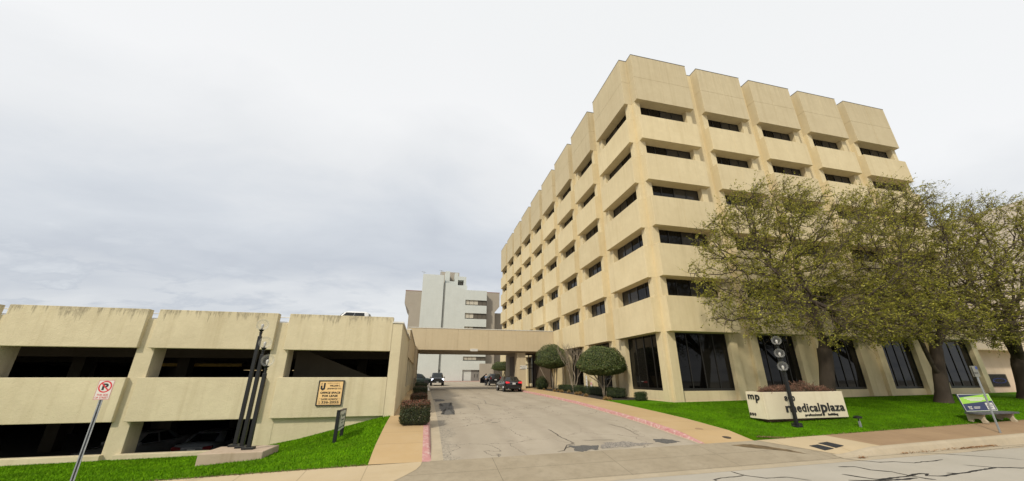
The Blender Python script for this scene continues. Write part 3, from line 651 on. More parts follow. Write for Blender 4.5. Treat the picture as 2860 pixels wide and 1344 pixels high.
# lease board hanging on the right hand spandrel
lb = thing('lease_board', (-19.53,-2.74,1.86), 'tan OFFICE SPACE FOR LEASE board in a dark frame on the garage spandrel', 'sign')
o = Vector(lb.location)
fr = MB()
for a, b, c, d in ((-.53,.53,.49,.53),(-.53,.53,-.53,-.49),(-.53,-.49,-.49,.49),(.49,.53,-.49,.49)): fr.box(a, b, -.03, .03, c, d)
fr.build('frame', 'ink', lb); MB().box(-.495,.495,-.012,.02,-.495,.495).build('board', 'cream', lb)
tx = MB(); ux, uy = (1,0,0), (0,0,1)
def T(body, x, z, w, h, bold=.0, mbx=None, **k): text_on(mbx if mbx else tx, body, (x, -.012, z), ux, uy, w, h, .004, bold, **k)
T('WILLIAM C.', -.06, .265, .44, .075, .02); T('JENNINGS CO.', -.15, .135, .60, .075, .02)
T('OFFICE SPACE', -.41, -.035, .83, .085, .035); T('FOR LEASE', -.31, -.165, .64, .085, .035)
T('DAVID ALDRICH', -.335, -.30, .67, .065, .015); T('336-2055', -.30, -.435, .70, .105, .02)
tx.prism([(-.43,.19),(-.43,.31),(-.36,.31),(-.36,.215),(-.335,.195),(-.31,.215),(-.31,.42),(-.24,.42),(-.24,.16),(-.335,.10),(-.43,.17)], 'y', -.018, -.011)
tx.build('lettering', 'ink', lb)
t2 = MB(); T('OWNED & MANAGED BY', -.17, .395, .52, .03, 0, t2); text_on(t2, '817', (-.345,-.012,-.435), (0,0,1), (-1,0,0), .11, .05, .004); text_on(t2, 'THE', (-.37,-.012,.335), (0,0,1), (-1,0,0), .09, .05, .004)
for a, b, c, d in ((-.42,.42,-.23,-.222),(-.42,.42,-.462,-.454),(-.42,-.412,-.454,-.23),(.412,.42,-.454,-.23)): t2.box(a, b, -.016, -.011, c, d)
t2.build('fine_print', 'grey_ink', lb)
# roof vent and low roof wall beside the portico
v = MB().lathe([(.16,5.03),(.16,5.1),(.12,5.3),(.08,5.62),(.0,5.64)], (-17.6,9,.75), 10); tag(v.build('roof_vent', 'offwhite'), 'small pale cone vent on the garage roof above the corner pillar', 'vent')
v = MB().box(-20.0,-17.3,17.2,17.5,4.38,6.35).box(-20.05,-17.25,17.15,17.55,6.353,6.45); tag(v.build('roof_screen', 'garage'), 'low beige screen wall on the garage roof next to the porte cochere', 'wall')
# steel handrail at the garage side door
hr = MB()
for z in (2.0, 2.45): hr.tube([(-16.3,12.2,z),(-16.3,19.6,z)], .022, 6)
for y in (12.2,15.9,19.6): hr.tube([(-16.3,y,1.2),(-16.3,y,2.47)], .022, 6)
tag(hr.build('handrail', 'black_steel'), 'dark pipe handrail beside the garage side openings', 'handrail')

# ------------------------------------------------------------------ hospital behind
whm = concrete('white painted block', (.525,.55,.525), (.565,.59,.565), .15, 12, .25, var_obj=0)
tanm = concrete('taupe panels', (.34,.30,.25), (.37,.33,.275), .1, 12, .2, var_obj=0)
M['hosp_white'] = whm; M['hosp_tan'] = tanm
hos = thing('hospital_building', (-8,72,1.6), 'white painted hospital wing with taupe flanks seen beyond the porte cochere', 'building')
Yh = 72
mb = MB().box(-17.6, -12.15, Yh, 92, 1.2, 28.4)
mb.prism([(-11.6,1.2),(-6.2,1.2),(-6.2,24.75),(-7.0,24.9),(-11.4,26.4),(-11.6,26.3)], 'y', Yh, Yh+.7)
mb.box(-12.15, -11.6, Yh+1.2, 92, 1.2, 26.0)
rows = [(20.6,22.0),(17.0,18.5),(13.5,15.0),(10.0,11.5),(6.5,7.5)]
zc = 24.65
for z0, z1 in rows: mb.box(-6.2, -.5, Yh, Yh+.6, z1, zc); zc = z0
mb.box(-6.2, -.5, Yh, Yh+.6, 4.3, zc); mb.box(-1.5, -.5, Yh, Yh+.6, 1.2, 4.3)
mb.box(-11.6, -.6, Yh+.75, 92, 1.2, 24.5); mb.box(-11.6, -5.6, Yh+3, 90, 24.5, 26.6); mb.box(-11.7, -10.5, Yh+3, Yh+7, 26.3, 30.4); mb.box(-9.1, -8.2, Yh+3, Yh+7, 26.6, 30.1); mb.box(-8.2, -5.9, Yh+3, 88, 28.1, 29.1); mb.box(-6.6, -5.9, Yh+3, 88, 26.6, 28.1); mb.box(-10.5,-9.1,Yh+3,Yh+4,26.6,27.6); mb.box(-8.2,-6.6,Yh+4.2,88,26.6,28.1)
under(mb.build('wall', 'hosp_white'), hos)
mb = MB().prism([(-21.9,24.6),(-17.6,24.6),(-17.6,1.2),(-20.6,1.2),(-20.6,19.2),(-21.9,21.2)], 'y', 76, 92)
mb.prism([(-.5,1.2),(2.1,1.2),(2.1,19.3),(3.4,20.9),(3.4,24.7),(-.5,24.7)], 'y', 74, 92)
mb.box(2.1, 5.2, 77, 92, 1.2, 19.6); mb.box(-13.0,-7.6,Yh+7.2,88,26.6,31.4); mb.box(-2.0, 1.2, Yh-1.2, Yh, 1.2, 5.8)
under(mb.build('flank', 'hosp_tan'), hos)
under(MB().box(-12.14,-11.61,Yh+.25,Yh+1.2,4.3,26.2).build('recess', simple('grey joint', (.20,.205,.19))), hos)
mb = MB().box(-21.95,-17.6,75.95,92,24.603,24.75).box(-.5,3.45,73.95,92,24.703,24.85)
under(mb.build('coping', simple('red trim', (.30,.16,.12))), hos)
M['blind'] = simple('window blinds', (.50,.46,.38), .7); M['dim'] = simple('dim room', (.10,.085,.065), .5)
random.seed(4)
for z0, z1 in rows:
    f = MB().box(-6.2,-.5,Yh+.30,Yh+.36,z0+.003,z0+.07)
    for i in range(6): x = -6.2+5.64*i/5; f.box(x, x+.06, Yh+.30, Yh+.37, z0+.07, z1-.003)
    w = under(f.build('window', 'frame'), hos); g = MB()
    for i in range(5):
        g.m = 0 if (i in (0,1) or (i == 2 and z0 > 19) or (i==2 and z0 < 7)) else 1; x = -6.2+5.64*i/5
        g.box(x+.06, x+1.128, Yh+.33, Yh+.35, z0+(.25 if g.m == 0 and random.random() < .6 else .07), z1-.003)
    p = g.build('pane', ['blind','dim']); p.parent = w
mb = MB().box(-6.2,-4.0,Yh+.40,Yh+.5,1.5,4.29); under(mb.build('panel', 'hosp_white'), hos)
mb = MB().box(-4.0,-1.5,Yh+.40,Yh+.5,1.5,4.29); d = under(mb.build('door', simple('grey door', (.20,.19,.175))), hos)
mb = MB().box(-3.15,-3.0,Yh+.38,Yh+.398,2.5,3.3).box(-2.5,-2.35,Yh+.38,Yh+.398,2.5,3.3); p = mb.build('pane', 'frame'); p.parent = d
mb = MB().box(-7.2,.2,70.4,71.4,1.5,1.78); struct('kerb', MB().box(-18,.5,70.2,71.9,1.3,1.72), 'pink')
lv = MB()
for i in range(3): lv.box(-8.1+.5*i,-7.7+.5*i,Yh+4.1,Yh+4.18,26.8,27.9)
under(lv.build('louvre', 'dim'), hos)
an = MB()
for x, z, h in ((-12.9,28.4,1.6),(-17.5,28.4,.9)): an.tube([(x,Yh+1,z),(x,Yh+1,z+h)], .06, 5).tube([(x-.6,Yh+1,z+h),(x+.5,Yh+1,z+h-.2)], .05, 5)
under(an.build('antenna', 'galv'), hos)

# ------------------------------------------------------------------ neighbours on the right
ann = thing('annex_building', (40,6,1.2), 'low pale annex with a deep overhang at the right end of the office block', 'building')
M['annex'] = concrete('annex plaster', (.60,.49,.37), (.64,.53,.41), .3, 30, .3, var_obj=0)
under(MB().box(30.6,75,3.6,30,.5,5.0).box(31,75,2.3,30,5.0,8.2).build('wall', 'annex', bevel=.02), ann)
under(MB().box(30.96,75,2.26,2.3,4.9,5.0).build('fascia', 'portico'), ann)
under(MB().box(29.75,75,.2,3.58,.4,1.1).build('terrace', 'annex'), ann)
w = under(MB().box(37.6,40.3,3.52,3.59,1.6,2.75).build('window', 'frame'), ann)
p = MB()
for i in range(12): p.box(37.75+.205*i, 37.80+.205*i, 3.50, 3.515, 1.65, 2.7)
p.build('bars', 'ink').parent = w
M['neon'] = emit('blue neon', (.01,.04,.25), .12)
p = MB(); nn = 28
for k in range(nn):
    a = 2*math.pi*k/nn
    p.v += [(38.95+q*math.cos(a), 3.47, 2.15+q*math.sin(a)) for q in (.57,.64)]
p.f = [(2*k, 2*k+1, (2*k+3) % (2*nn), (2*k+2) % (2*nn)) for k in range(nn)]; p.mi = [0]*nn
p.v = [(38.95+(x-38.95)*1.5, y, 2.15+(z-2.15)*.35) for x, y, z in p.v]; p.build('neon_ring', 'neon').parent = w
tw = thing('tower_block', (62,18,1), 'plain pale high building rising behind the trees at the right edge', 'building')
M['pale'] = concrete('pale panels', (.55,.49,.42), (.59,.53,.46), .15, 15, .2, var_obj=0)
under(MB().box(50,76,-3,42,.5,21.6).build('wall', 'pale', bevel=.03), tw); under(MB().box(49.95,76.05,-3.05,42.05,21.603,21.72).build('coping', 'coping_light'), tw)
# ------------------------------------------------------------------ lamp posts
def lamp_post(loc, h, label, group):
    t = thing('lamp_post', loc, label, 'lamp post', group)
    MB().box(-.17,.17,-.12,.12,0,.07).build('base_plate', 'black_steel', t, bevel=.01)
    MB().box(-.055,.055,-.055,.055,.07,h-.42).build('pole', 'black_steel', t, bevel=.008)
    MB().lathe([(.042,h-.42),(.042,h-.33),(.055,h-.30),(.055,h-.28),(.035,h-.26),(.085,h-.20),(.085,h-.18)], n=14).build('fitter', 'black_steel', t)
    g = MB().sphere((0,0,h), .205, 28, 18)
    g.build('globe', 'globe', t, smooth=True)
    MB().lathe([(.03,h-.18),(.035,h-.10),(.05,h-.05),(.045,h+.0),(.02,h+.03)], n=10).build('bulb', 'bulb', t, smooth=True)
    return t
pl = MB(); z0 = .33
pl.prism([(-21.98,-7.25),(-20.22,-7.25),(-20.16,-6.05),(-21.94,-6.0)], 'z', -.6, z0)
M['plinth'] = concrete('weathered concrete', (.42,.33,.245), (.50,.40,.31), .8, 30, .6, var_obj=0)
tag(pl.build('plinth', 'plinth', bevel=.025), 'weathered concrete plinth carrying three black lamp posts on the left lawn', 'plinth')
gl = 'globe lamp posts on the plinth left of the driveway'
lamp_post((-21.5,-6.08,z0), 4.04, 'tallest and rearmost black globe lamp post on the concrete plinth', gl)
lamp_post((-21.16,-6.42,z0), 3.37, 'middle height black globe lamp post on the concrete plinth', gl)
lamp_post((-20.83,-6.75,z0), 2.74, 'shortest and frontmost black globe lamp post on the concrete plinth', gl)
gr_ = 'globe lamp posts in front of the planter sign'
for (x, y, zg_, lab) in ((-.20,-8.07,2.97,'shortest black globe lamp post in front of the planter sign'),(.05,-7.855,3.54,'middle height black globe lamp post in front of the planter sign'),(.235,-7.695,4.12,'tallest black globe lamp post half inside the oak leaves by the planter sign')):
    zz = z_lawn_e(x, y); lamp_post((x, y, zz-.02), zg_-zz, lab, gr_)

# ------------------------------------------------------------------ street signs
def post_mesh(h, w=.045):
    mb = MB()
    # U channel with punched holes shown as dark studs
    mb.box(-w*.5,w*.5,-.006,0,0,h).box(-w*.5,-w*.36,-.03,-.006,0,h).box(w*.36,w*.5,-.03,-.006,0,h).box(-w*.85,-w*.5,-.03,-.026,0,h).box(w*.5,w*.85,-.03,-.026,0,h)
    return mb
ns = thing('parking_sign', (-22.46,-10.8,z_side(-22.46,-10.8)-.05), 'red and white no parking sign on a galvanised post at the left kerb', 'sign')
b = ns.location.z; post_mesh(2.42-b).build('post', 'galv', ns)
hm = MB()
for i in range(70): hm.box(-.006,.006,-.0315,-.0062,.05+.027*i,.062+.027*i)
hm.build('hole', 'ink', ns)
zc = 2.25-b
def rrect(x0,x1,z0,z1,r_,n=4):
    out = []
    for cx, cz, a0 in ((x1-r_,z1-r_,0),(x0+r_,z1-r_,90),(x0+r_,z0+r_,180),(x1-r_,z0+r_,270)):
        out += [(cx+r_*math.cos(R(a0+90*i/n)), cz+r_*math.sin(R(a0+90*i/n))) for i in range(n+1)]
    return out
bd = MB().prism(rrect(-.145,.145,zc-.205,zc+.205,.025), 'y', -.040, -.034); plate = bd.build('plate', 'offwhite', ns)
fc = MB(); yf = -.041
def ring(mb, cx, cz, r0, r1, y, n=28, d=.002):
    vs = []
    for k in range(n):
        a = 2*math.pi*k/n; vs += [(cx+r0*math.cos(a), y, cz+r0*math.sin(a)), (cx+r1*math.cos(a), y, cz+r1*math.sin(a))]
    mb.add(vs, [(2*k, 2*k+1, 2*((k+1)%n)+1, 2*((k+1)%n)) for k in range(n)])
ring(fc, 0, zc+.065, .098, .125, yf)
for a, b_, c, d in ((-.142,.142,zc+.197,zc+.202),(-.142,.142,zc-.202,zc-.197),(-.142,-.137,zc-.197,zc+.197),(.137,.142,zc-.197,zc+.197)): fc.box(a, b_, yf-.001, yf, c, d)
text_on(fc, 'THIS SIDE', (-.105,yf,zc-.125), ux, uy, .21, .040, .001, .01, lift=0); text_on(fc, 'OF STREET', (-.12,yf,zc-.182), ux, uy, .24, .040, .001, .01, lift=0)
s_ = math.sqrt(.5)
fc.add([(-.105*s_-.012*s_,yf-.003,zc+.065+.105*s_-.012*s_),(-.105*s_+.012*s_,yf-.003,zc+.065+.105*s_+.012*s_),(.105*s_+.012*s_,yf-.003,zc+.065-.105*s_+.012*s_),(.105*s_-.012*s_,yf-.003,zc+.065-.105*s_-.012*s_)], [(0,1,2,3)])
fc.build('red_print', 'red', ns)
pk = MB(); text_on(pk, 'P', (-.052,yf,zc-.005), ux, uy, .11, .14, .001, .05, lift=0); pk.build('letter', 'ink', ns)
bs = thing('bus_stop_sign', (6.75,-10.55,z_side(6.75,-10.55)-.03), 'slim grey bus stop sign post in front of the bench', 'sign')
b = bs.location.z; MB().box(-.035,.035,-.02,.02,0,2.9-b).build('post', 'galv', bs, bevel=.006)
sgn = MB().box(-.15,.15,-.032,-.024,2.50-b,2.93-b).box(-.15,.15,.024,.032,2.50-b,2.93-b); sg = sgn.build('plate', simple('grey plate', (.20,.20,.17), .5), bs)
MB().box(.03,.15,-.036,-.033,2.80-b,2.91-b).build('blue_panel', simple('sign blue', (.02,.05,.25), .5), sg)
mb = MB(); text_on(mb, 'BUS', (-.13,-.033,2.62-b), ux, uy, .2, .06, .001, .02); mb.build('lettering', 'ink', sg)

# ------------------------------------------------------------------ bench with advertisement
be = thing('bench', (9.55,-9.12,z_side(9.5,-9.2)-.01), 'concrete bus bench with a navy and lime green advert on its backrest', 'bench')
for x in (-.95, .95):
    leg = MB().prism([(-.28,0),(-.14,0),(-.12,.12),(-.05,.17),(.06,.17),(.13,.12),(.15,0),(.31,0),(.32,.07),(.26,.16),(.25,.27),(.29,.36),(-.28,.36)], 'x', x-.06, x+.06)
    leg.v = [(a, -b_, c) for a, b_, c in leg.v]; leg.f = [tuple(reversed(f)) for f in leg.f]
    leg.build('leg', M['kerb'], be, bevel=.012)
MB().box(-1.22,1.28,-.34,.20,.362,.435).build('seat', simple('weathered dark slats', (.085,.085,.09), .7, var=.3), be, bevel=.01)
bk = MB().box(-1.05,1.05,-.0,.04,-.01,.72).build('backrest', simple('navy advert', (.018,.026,.085), .45, var=.05), be)
bk.location = (0,.20,.46); bk.rotation_euler.x = R(-8)
lime = simple('lime advert', (.30,.58,.05), .45, var=.04)
ad = MB(); ad.m = 0
ad.add([(-1.03,-.004,.30),(1.03,-.004,.42),(1.03,-.004,.70),(.75,-.004,.70),(-1.03,-.004,.57)], [(0,1,2,3,4)])
ad.m = 1
ad.box(.45,.95,-.006,-.003,.04,.33)
for a, b_, z, h in ((-.75,.55,.53,.035),(-.60,.62,.47,.04),(-.45,.35,.42,.03)): ad.box(a, b_, -.007, -.0045, z, z+h)
text_on(ad, 'TCC', (-.80,-.004,.07), ux, uy, .26, .13, .001, .05)
for i in range(2): ad.box(-.42,-.05+.05*i,-.006,-.003,.10+.05*i,.125+.05*i)
for a, b_, c, d in ((-1.05,1.05,.70,.72),(-1.05,1.05,-.01,.012),(-1.05,-1.03,.01,.70),(1.03,1.05,.01,.70)): ad.box(a, b_, -.008, -.0005, c, d)
ad.m = 2
text_on(ad, 'REGISTER', (.50,-.006,.20), ux, uy, .40, .05, .001, .02); text_on(ad, 'NOW', (.52,-.006,.10), ux, uy, .30, .06, .001, .03)
for i in range(12): ad.box(.62+.024*i, .638+.024*i, -.006, -.0045, .60+.02*(i%3), .625+.02*(i%3))
ad.build('advert', [lime, 'offwhite', simple('navy print', (.03,.04,.12), .5)], bk)

# ------------------------------------------------------------------ planter sign
ps = thing('planter_sign', (1.35,-6.9,.6), 'long cream concrete planter wall lettered medical plaza on the right lawn', 'sign')
M['planter'] = concrete('cream planter', (.66,.585,.43), (.70,.63,.48), .35, 40, .25, var_obj=0)
X0, X1, YA, YB, Z0, Z1 = -.90, 3.66, -7.40, -6.50, .77, 1.87
mb = MB().box(X0,X1,YA,YA+.10,Z0,Z1).box(X0,X1,YB-.10,YB,Z0,Z1).box(X0,X0+.10,YA+.1,YB-.1,Z0,Z1).box(X1-.10,X1,YA+.1,YB-.1,Z0,Z1).box(X0+.1,X1-.1,YA+.1,YB-.1,Z0,Z0+.1)
under(mb.build('wall', 'planter', bevel=.012), ps)
under(MB().box(X0+.28,X1-.3,YA+.22,YB-.2,.2,Z0-.002).build('base', simple('stained base', (.17,.10,.06), .9, var=.4, vs_=3)), ps)
under(MB().box(X0+.1,X1-.1,YA+.1,YB-.1,1.70,1.80).build('soil', 'dirt'), ps)
st = MB().box(X0+.05,X1+.1,YA-.08,YA+.15,.2,.60); under(st.build('footing', 'kerb'), ps)
tx = MB()
def put():
    global tx
    under(tx.build('lettering', 'ink'), ps); tx = MB()
def W(body, x, z, w, h, bold, shear=0, sp=1.0): text_on(tx, body, (x, YA, z), ux, uy, w, h, .03, bold, shear, sp, lift=.0)
# px measured on the photograph's board: m..a spans 1.30-3.42 m
W('m', .18, 1.04, .55, .26, .018); W('edical', .79, 1.04, 1.28, .35, .014, 0, 1.1); W('p', 2.16, .87, .34, .45, .020); W('laza', 2.56, 1.04, .96, .35, .014, 0, 1.1); put()
W('professional', 1.16, .835, .93, .13, .008, 0, 1.2); W('building', 2.47, .835, .57, .13, .008, 0, 1.2); put()
W('8', .23, 1.50, .15, .20, .012); W('0', .44, 1.50, .15, .20, .012); W('0', .64, 1.50, .15, .20, .012); put()
text_on(tx, 'm', (X0,-6.62,1.56), (0,-1,0), uy, .31, .20, .03, .02, lift=0); text_on(tx, 'p', (X0,-7.00,1.42), (0,-1,0), uy, .22, .34, .03, .025, lift=0); put()
for i, ch in enumerate('800'): text_on(tx, ch, (X0,-6.54-.12*i,.875), (0,-1,0), uy, .08, .12, .03, .008, lift=0)
o = tx.build('lettering', 'ink'); under(o, ps)
sp = thing('spotlight', (2.39,-8.66,z_lawn_e(2.39,-8.66)), 'small black floodlight on a short grey stake in front of the planter sign', 'spotlight')
MB().box(-.035,.035,-.03,.03,0,.22).tube([(.05,0,0),(.03,0,.30)], .012, 6).build('stake', 'galv', sp); MB().tube([(0,0,.2),(0,0,.33)], .018, 8).build('stem', 'black_steel', sp)
h = MB().box(-.16,.14,-.07,.09,.33,.40); h.add([(-.16,-.07,.40),(.14,-.07,.40),(.14,.09,.43),(-.16,.09,.43)], [(0,1,2,3)]); h.build('lamp_head', 'black_steel', sp, bevel=.01)
# tactile plates in the pavement
for pts, lab in (([(-2.20,-10.06),(-1.84,-10.08),(-1.67,-10.46),(-2.08,-10.47)], 'left black plate'), ([(-1.69,-9.99),(-1.30,-10.0),(-1.16,-10.43),(-1.54,-10.45)], 'right black plate')):
    mb = MB(); mb.prism(pts, 'z', 0, .012); n = len(pts)
    zc_ = [z_corner(x, y)+.006 for x, y in pts]
    mb.v = [(x, y, zc_[i % n]+z) for i, (x, y, z) in enumerate(mb.v)]
    tag(mb.build('kerb_ramp_plate', simple('black rubber', (.018,.02,.024), .6)), lab+' set flush in the corner pavement by the street kerb', 'plate', 'black plates in the corner pavement')
for (x, y), lab in (((-4.6,-7.62),'light round utility cover in the walkway right of the driveway'),((-4.35,-8.72),'dark oval utility cover in the walkway near the lawn corner')):
    mb = MB().lathe([(.15,0),(.15,.012),(.13,.015)], (0,0,0), 18)
    o = mb.build('utility_cover', simple('cast iron', (.06,.045,.035), .6) if 'dark' in lab else 'walk_brown'); o.location = (x, y, z_drive(-5.8,y)+kerb_rise(y)*.95); o.rotation_euler.x = R(5); tag(o, lab, 'cover', 'utility covers in the walkway')
# lawn sign left
ls = thing('lawn_sign', (-18.4,-5.6,z_lawn_w(-18.4,-5.6)), 'small white panel sign between two black posts on the left lawn', 'sign')
for y, h in ((-.55,1.02),(.55,.98)): MB().box(-.055,.055,y-.06,y+.06,-.15,h).build('post', 'black_steel', ls, bevel=.006)
MB().box(-.05,.05,-.488,.488,.32,.96).build('panel', 'offwhite', ls); MB().box(-.055,.055,-.61,.61,.98,1.0).build('cap', simple('bronze cap', (.10,.08,.07)), ls)
tx = MB(); U2 = (0,1,0)
text_on(tx, 'Tree of Life', (.05,-.16,.76), U2, uy, .58, .10, .003, .01); text_on(tx, 'Medical', (.05,-.14,.62), U2, uy, .45, .07, .003); text_on(tx, 'Suite 100', (.05,-.14,.53), U2, uy, .36, .05, .003)
tx.box(.05,.054,-.47,.47,.39,.43)
tx.prism([(-.42,.50),(-.40,.50),(-.39,.66),(-.30,.70),(-.34,.76),(-.28,.82),(-.36,.90),(-.42,.84),(-.46,.78),(-.42,.70)], 'x', .05, .054)
tx.build('lettering', simple('grey green ink', (.10,.12,.10)), ls)
# leaf litter in the gutter
def litter(name, pts, n, lab):
    v, f = [], []
    for k in range(n):
        i = int(rng.integers(0, len(pts)-1)); t = rng.random(); x = pts[i][0]*(1-t)+pts[i+1][0]*t+rng.normal(0,.05); y = pts[i][1]*(1-t)+pts[i+1][1]*t+rng.normal(0,.035)
        a = rng.uniform(0,6.28); s0 = rng.uniform(.018,.035); z = z_gutter(x)+.015+abs(rng.normal(0,.018)); o_ = len(v)
        ca, sa = math.cos(a)*s0, math.sin(a)*s0
        v += [(x-ca,y-sa,z),(x+sa*.5,y-ca*.5,z+rng.uniform(-.004,.02)),(x+ca,y+sa,z+rng.uniform(0,.015)),(x-sa*.5,y+ca*.5,z)]; f.append((o_,o_+1,o_+2,o_+3))
    return tag(np_obj(name, v, f, M['litter']), lab, 'leaves', kind='stuff')
M['litter'] = leafmat('dry leaves', [(0,(.20,.09,.035)),(.5,(.34,.17,.07)),(1,(.45,.27,.12))], trans=.05)
litter('leaf_litter', [(3.2,-11.06),(4.4,-11.04),(5.2,-11.03)], 420, 'pile of dry brown leaves in the gutter at the right kerb')
litter('leaf_litter', [(.2,-11.10),(1.2,-11.08),(2.4,-11.06),(3.2,-11.06)], 130, 'thin trail of dry leaves along the right kerb gutter')
litter('leaf_litter', [(-1.75,-11.22),(-1.45,-11.21)], 60, 'small round clump of dry leaves in the gutter')
# parking notices fixed to the office piers
for (y, z0, z1, lab, kind) in ((11.95,1.5,2.65,'white vertical notice on the office pier behind the bare myrtle',0),(10.95,1.62,2.12,'red bordered notice on the office pier beside the near clipped tree',1)):
    o = MB().box(-.02,.0,-.16,.16,0,z1-z0).build('notice', 'white'); o.location = (-.405, y, z0); tag(o, lab, 'notice', 'notices on the office piers')
    mb = MB()
    if kind: 
        for a, b_, c, d in ((-.15,.15,.44,.47),(-.15,.15,.2,.23),(-.15,-.12,.23,.44),(.12,.15,.23,.44)): mb.box(-.025,-.021,a,b_,c,d)
        text_on(mb, 'NO', (-.021,.09,.27), (0,-1,0), uy, .18, .12, .002, .03)
    else:
        for z in (.25,.5,.8): mb.box(-.025,-.021,-.10,.10,z,z+.05)
    mb.build('print', 'red' if kind else simple('pale ink', (.45,.40,.40))).parent = o
# ------------------------------------------------------------------ vegetation
M.update(bark=concrete('oak bark', (.050,.038,.028), (.085,.066,.050), .5, 30, .9, var_obj=0), bark_pale=concrete('pale bark', (.24,.20,.15), (.32,.27,.21), .4, 40, .5, var_obj=0),
 twig=simple('twigs', (.115,.088,.055), .85, var=.3),
 oak_leaf=leafmat('oak leaves', [(0,(.078,.088,.013)),(.3,(.195,.200,.024)),(.65,(.34,.325,.040)),(1,(.56,.51,.09))], trans=.35, clump=.5),
 dome_leaf=leafmat('clipped leaves', [(0,(.032,.054,.014)),(.6,(.090,.128,.036)),(.9,(.155,.185,.056)),(1,(.24,.19,.07))], .45, .15),
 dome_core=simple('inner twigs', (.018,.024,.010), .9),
 bush_leaf=leafmat('bush leaves', [(0,(.014,.022,.007)),(.6,(.040,.058,.016)),(.9,(.07,.085,.03)),(1,(.17,.12,.08))], .45, .15, tip=(.70,.95,(.20,.075,.048))),
 red_leaf=leafmat('bronze bush leaves', [(0,(.040,.028,.012)),(.5,(.11,.055,.028)),(1,(.21,.10,.055))], .5, .15),
 hedge_leaf=leafmat('hedge leaves', [(0,(.014,.026,.008)),(.6,(.04,.066,.018)),(1,(.085,.105,.03))], .45, .15),
 dry_plant=leafmat('dry twiggy plants', [(0,(.10,.05,.035)),(.5,(.20,.095,.065)),(1,(.30,.16,.10))], .7, .1),
 tan_grass=leafmat('tan grass', [(0,(.28,.18,.07)),(1,(.50,.34,.15))], .8, .2))
def tubes_np(p0, p1, r0, r1, k):
    d = p1-p0; L_ = np.linalg.norm(d, axis=1, keepdims=True)+1e-9; d = d/L_
    ref = np.where(np.abs(d[:, 2:3]) < .9, np.array([[0,0,1.]]), np.array([[1.,0,0]])); a = np.cross(d, ref); a /= np.linalg.norm(a, axis=1, keepdims=True)+1e-9; b = np.cross(d, a)
    n = len(p0); th = 2*np.pi*np.arange(k)/k
    rg = np.cos(th)[None,:,None]*a[:,None,:]+np.sin(th)[None,:,None]*b[:,None,:]
    v = np.concatenate([p0[:,None,:]+rg*r0[:,None,None], p1[:,None,:]+rg*r1[:,None,None]], 1).reshape(-1, 3)
    i = np.arange(k); j = (i+1) % k; q = np.stack([i, j, j+k, i+k], 1)
    f = (q[None]+(np.arange(n)*2*k)[:,None,None]).reshape(-1, 4)
    return v, f
def leaves_np(c, n1, size, asp, rg, along=None):
    n = len(c); a = rg.normal(size=(n,3)); a /= np.linalg.norm(a, axis=1, keepdims=True)
    if n1 is not None: a = a*.8+n1; a /= np.linalg.norm(a, axis=1, keepdims=True)
    t = rg.normal(size=(n,3))
    if along is not None: t = t*.45+along/(np.linalg.norm(along, axis=1, keepdims=True)+1e-9)
    t -= (t*a).sum(1, keepdims=True)*a; t /= np.linalg.norm(t, axis=1, keepdims=True); b = np.cross(a, t)
    s = size*rg.uniform(.6, 1.3, (n,1)); w = s*asp
    v = np.stack([c-t*s*.5, c+b*w*.5+t*s*.05, c+t*s*.5, c-b*w*.5+t*s*.05], 1).reshape(-1, 3)
    return v, np.arange(4*n).reshape(-1, 4)
def join(parts):
    V, F, o = [], [], 0
    for v, f in parts: V.append(v); F.append(f+o); o += len(v)
    return np.concatenate(V), np.concatenate(F)
def colonise(trunks, attract, step, infl, kill, bias, iters=90):
    pos, par = [], []
    for path in trunks:                # each path: list of points, first joins nearest existing node
        last = -1
        if pos:
            last = min(range(len(pos)), key=lambda i: (Vector(pos[i])-Vector(path[0])).length)
        for a, b in zip(path[:-1], path[1:]):
            m = max(1, int((Vector(b)-Vector(a)).length/step))
            for i in range(m+(0 if pos and last >= 0 else 0)):
                q = Vector(a).lerp(Vector(b), (i+1)/m)
                if not pos: pos.append(tuple(a)); par.append(-1); last = 0
                pos.append(tuple(q)); par.append(last); last = len(pos)-1
    A = np.array(attract); alive = np.ones(len(A), bool); bias = np.array(bias)
    for it in range(iters):
        kd = kdtree.KDTree(len(pos))
        for i, q in enumerate(pos): kd.insert(q, i)
        kd.balance(); acc = {}
        for ai in np.nonzero(alive)[0]:
            co, i, d = kd.find(A[ai])
            if d < kill: alive[ai] = False; continue
            if d < infl:
                v = A[ai]-np.array(co); acc.setdefault(i, []).append(v/(np.linalg.norm(v)+1e-9))
        if not acc: break
        for i, vs_ in acc.items():
            v = np.mean(vs_, 0)+bias+rng.normal(0, .18, 3); v /= np.linalg.norm(v)+1e-9
            pos.append(tuple(np.array(pos[i])+v*step)); par.append(i)
    return np.array(pos), np.array(par)
def radii(pos, par, tip, base, e=2.35):
    n = len(pos); acc = np.zeros(n); nchild = np.zeros(n, int)
    for i in range(n-1, 0, -1):
        acc[i] = acc[i] if nchild[i] else tip**e
        acc[par[i]] += acc[i]; nchild[par[i]] += 1
    r_ = acc**(1/e); return r_*base/r_[0] if base else r_, nchild
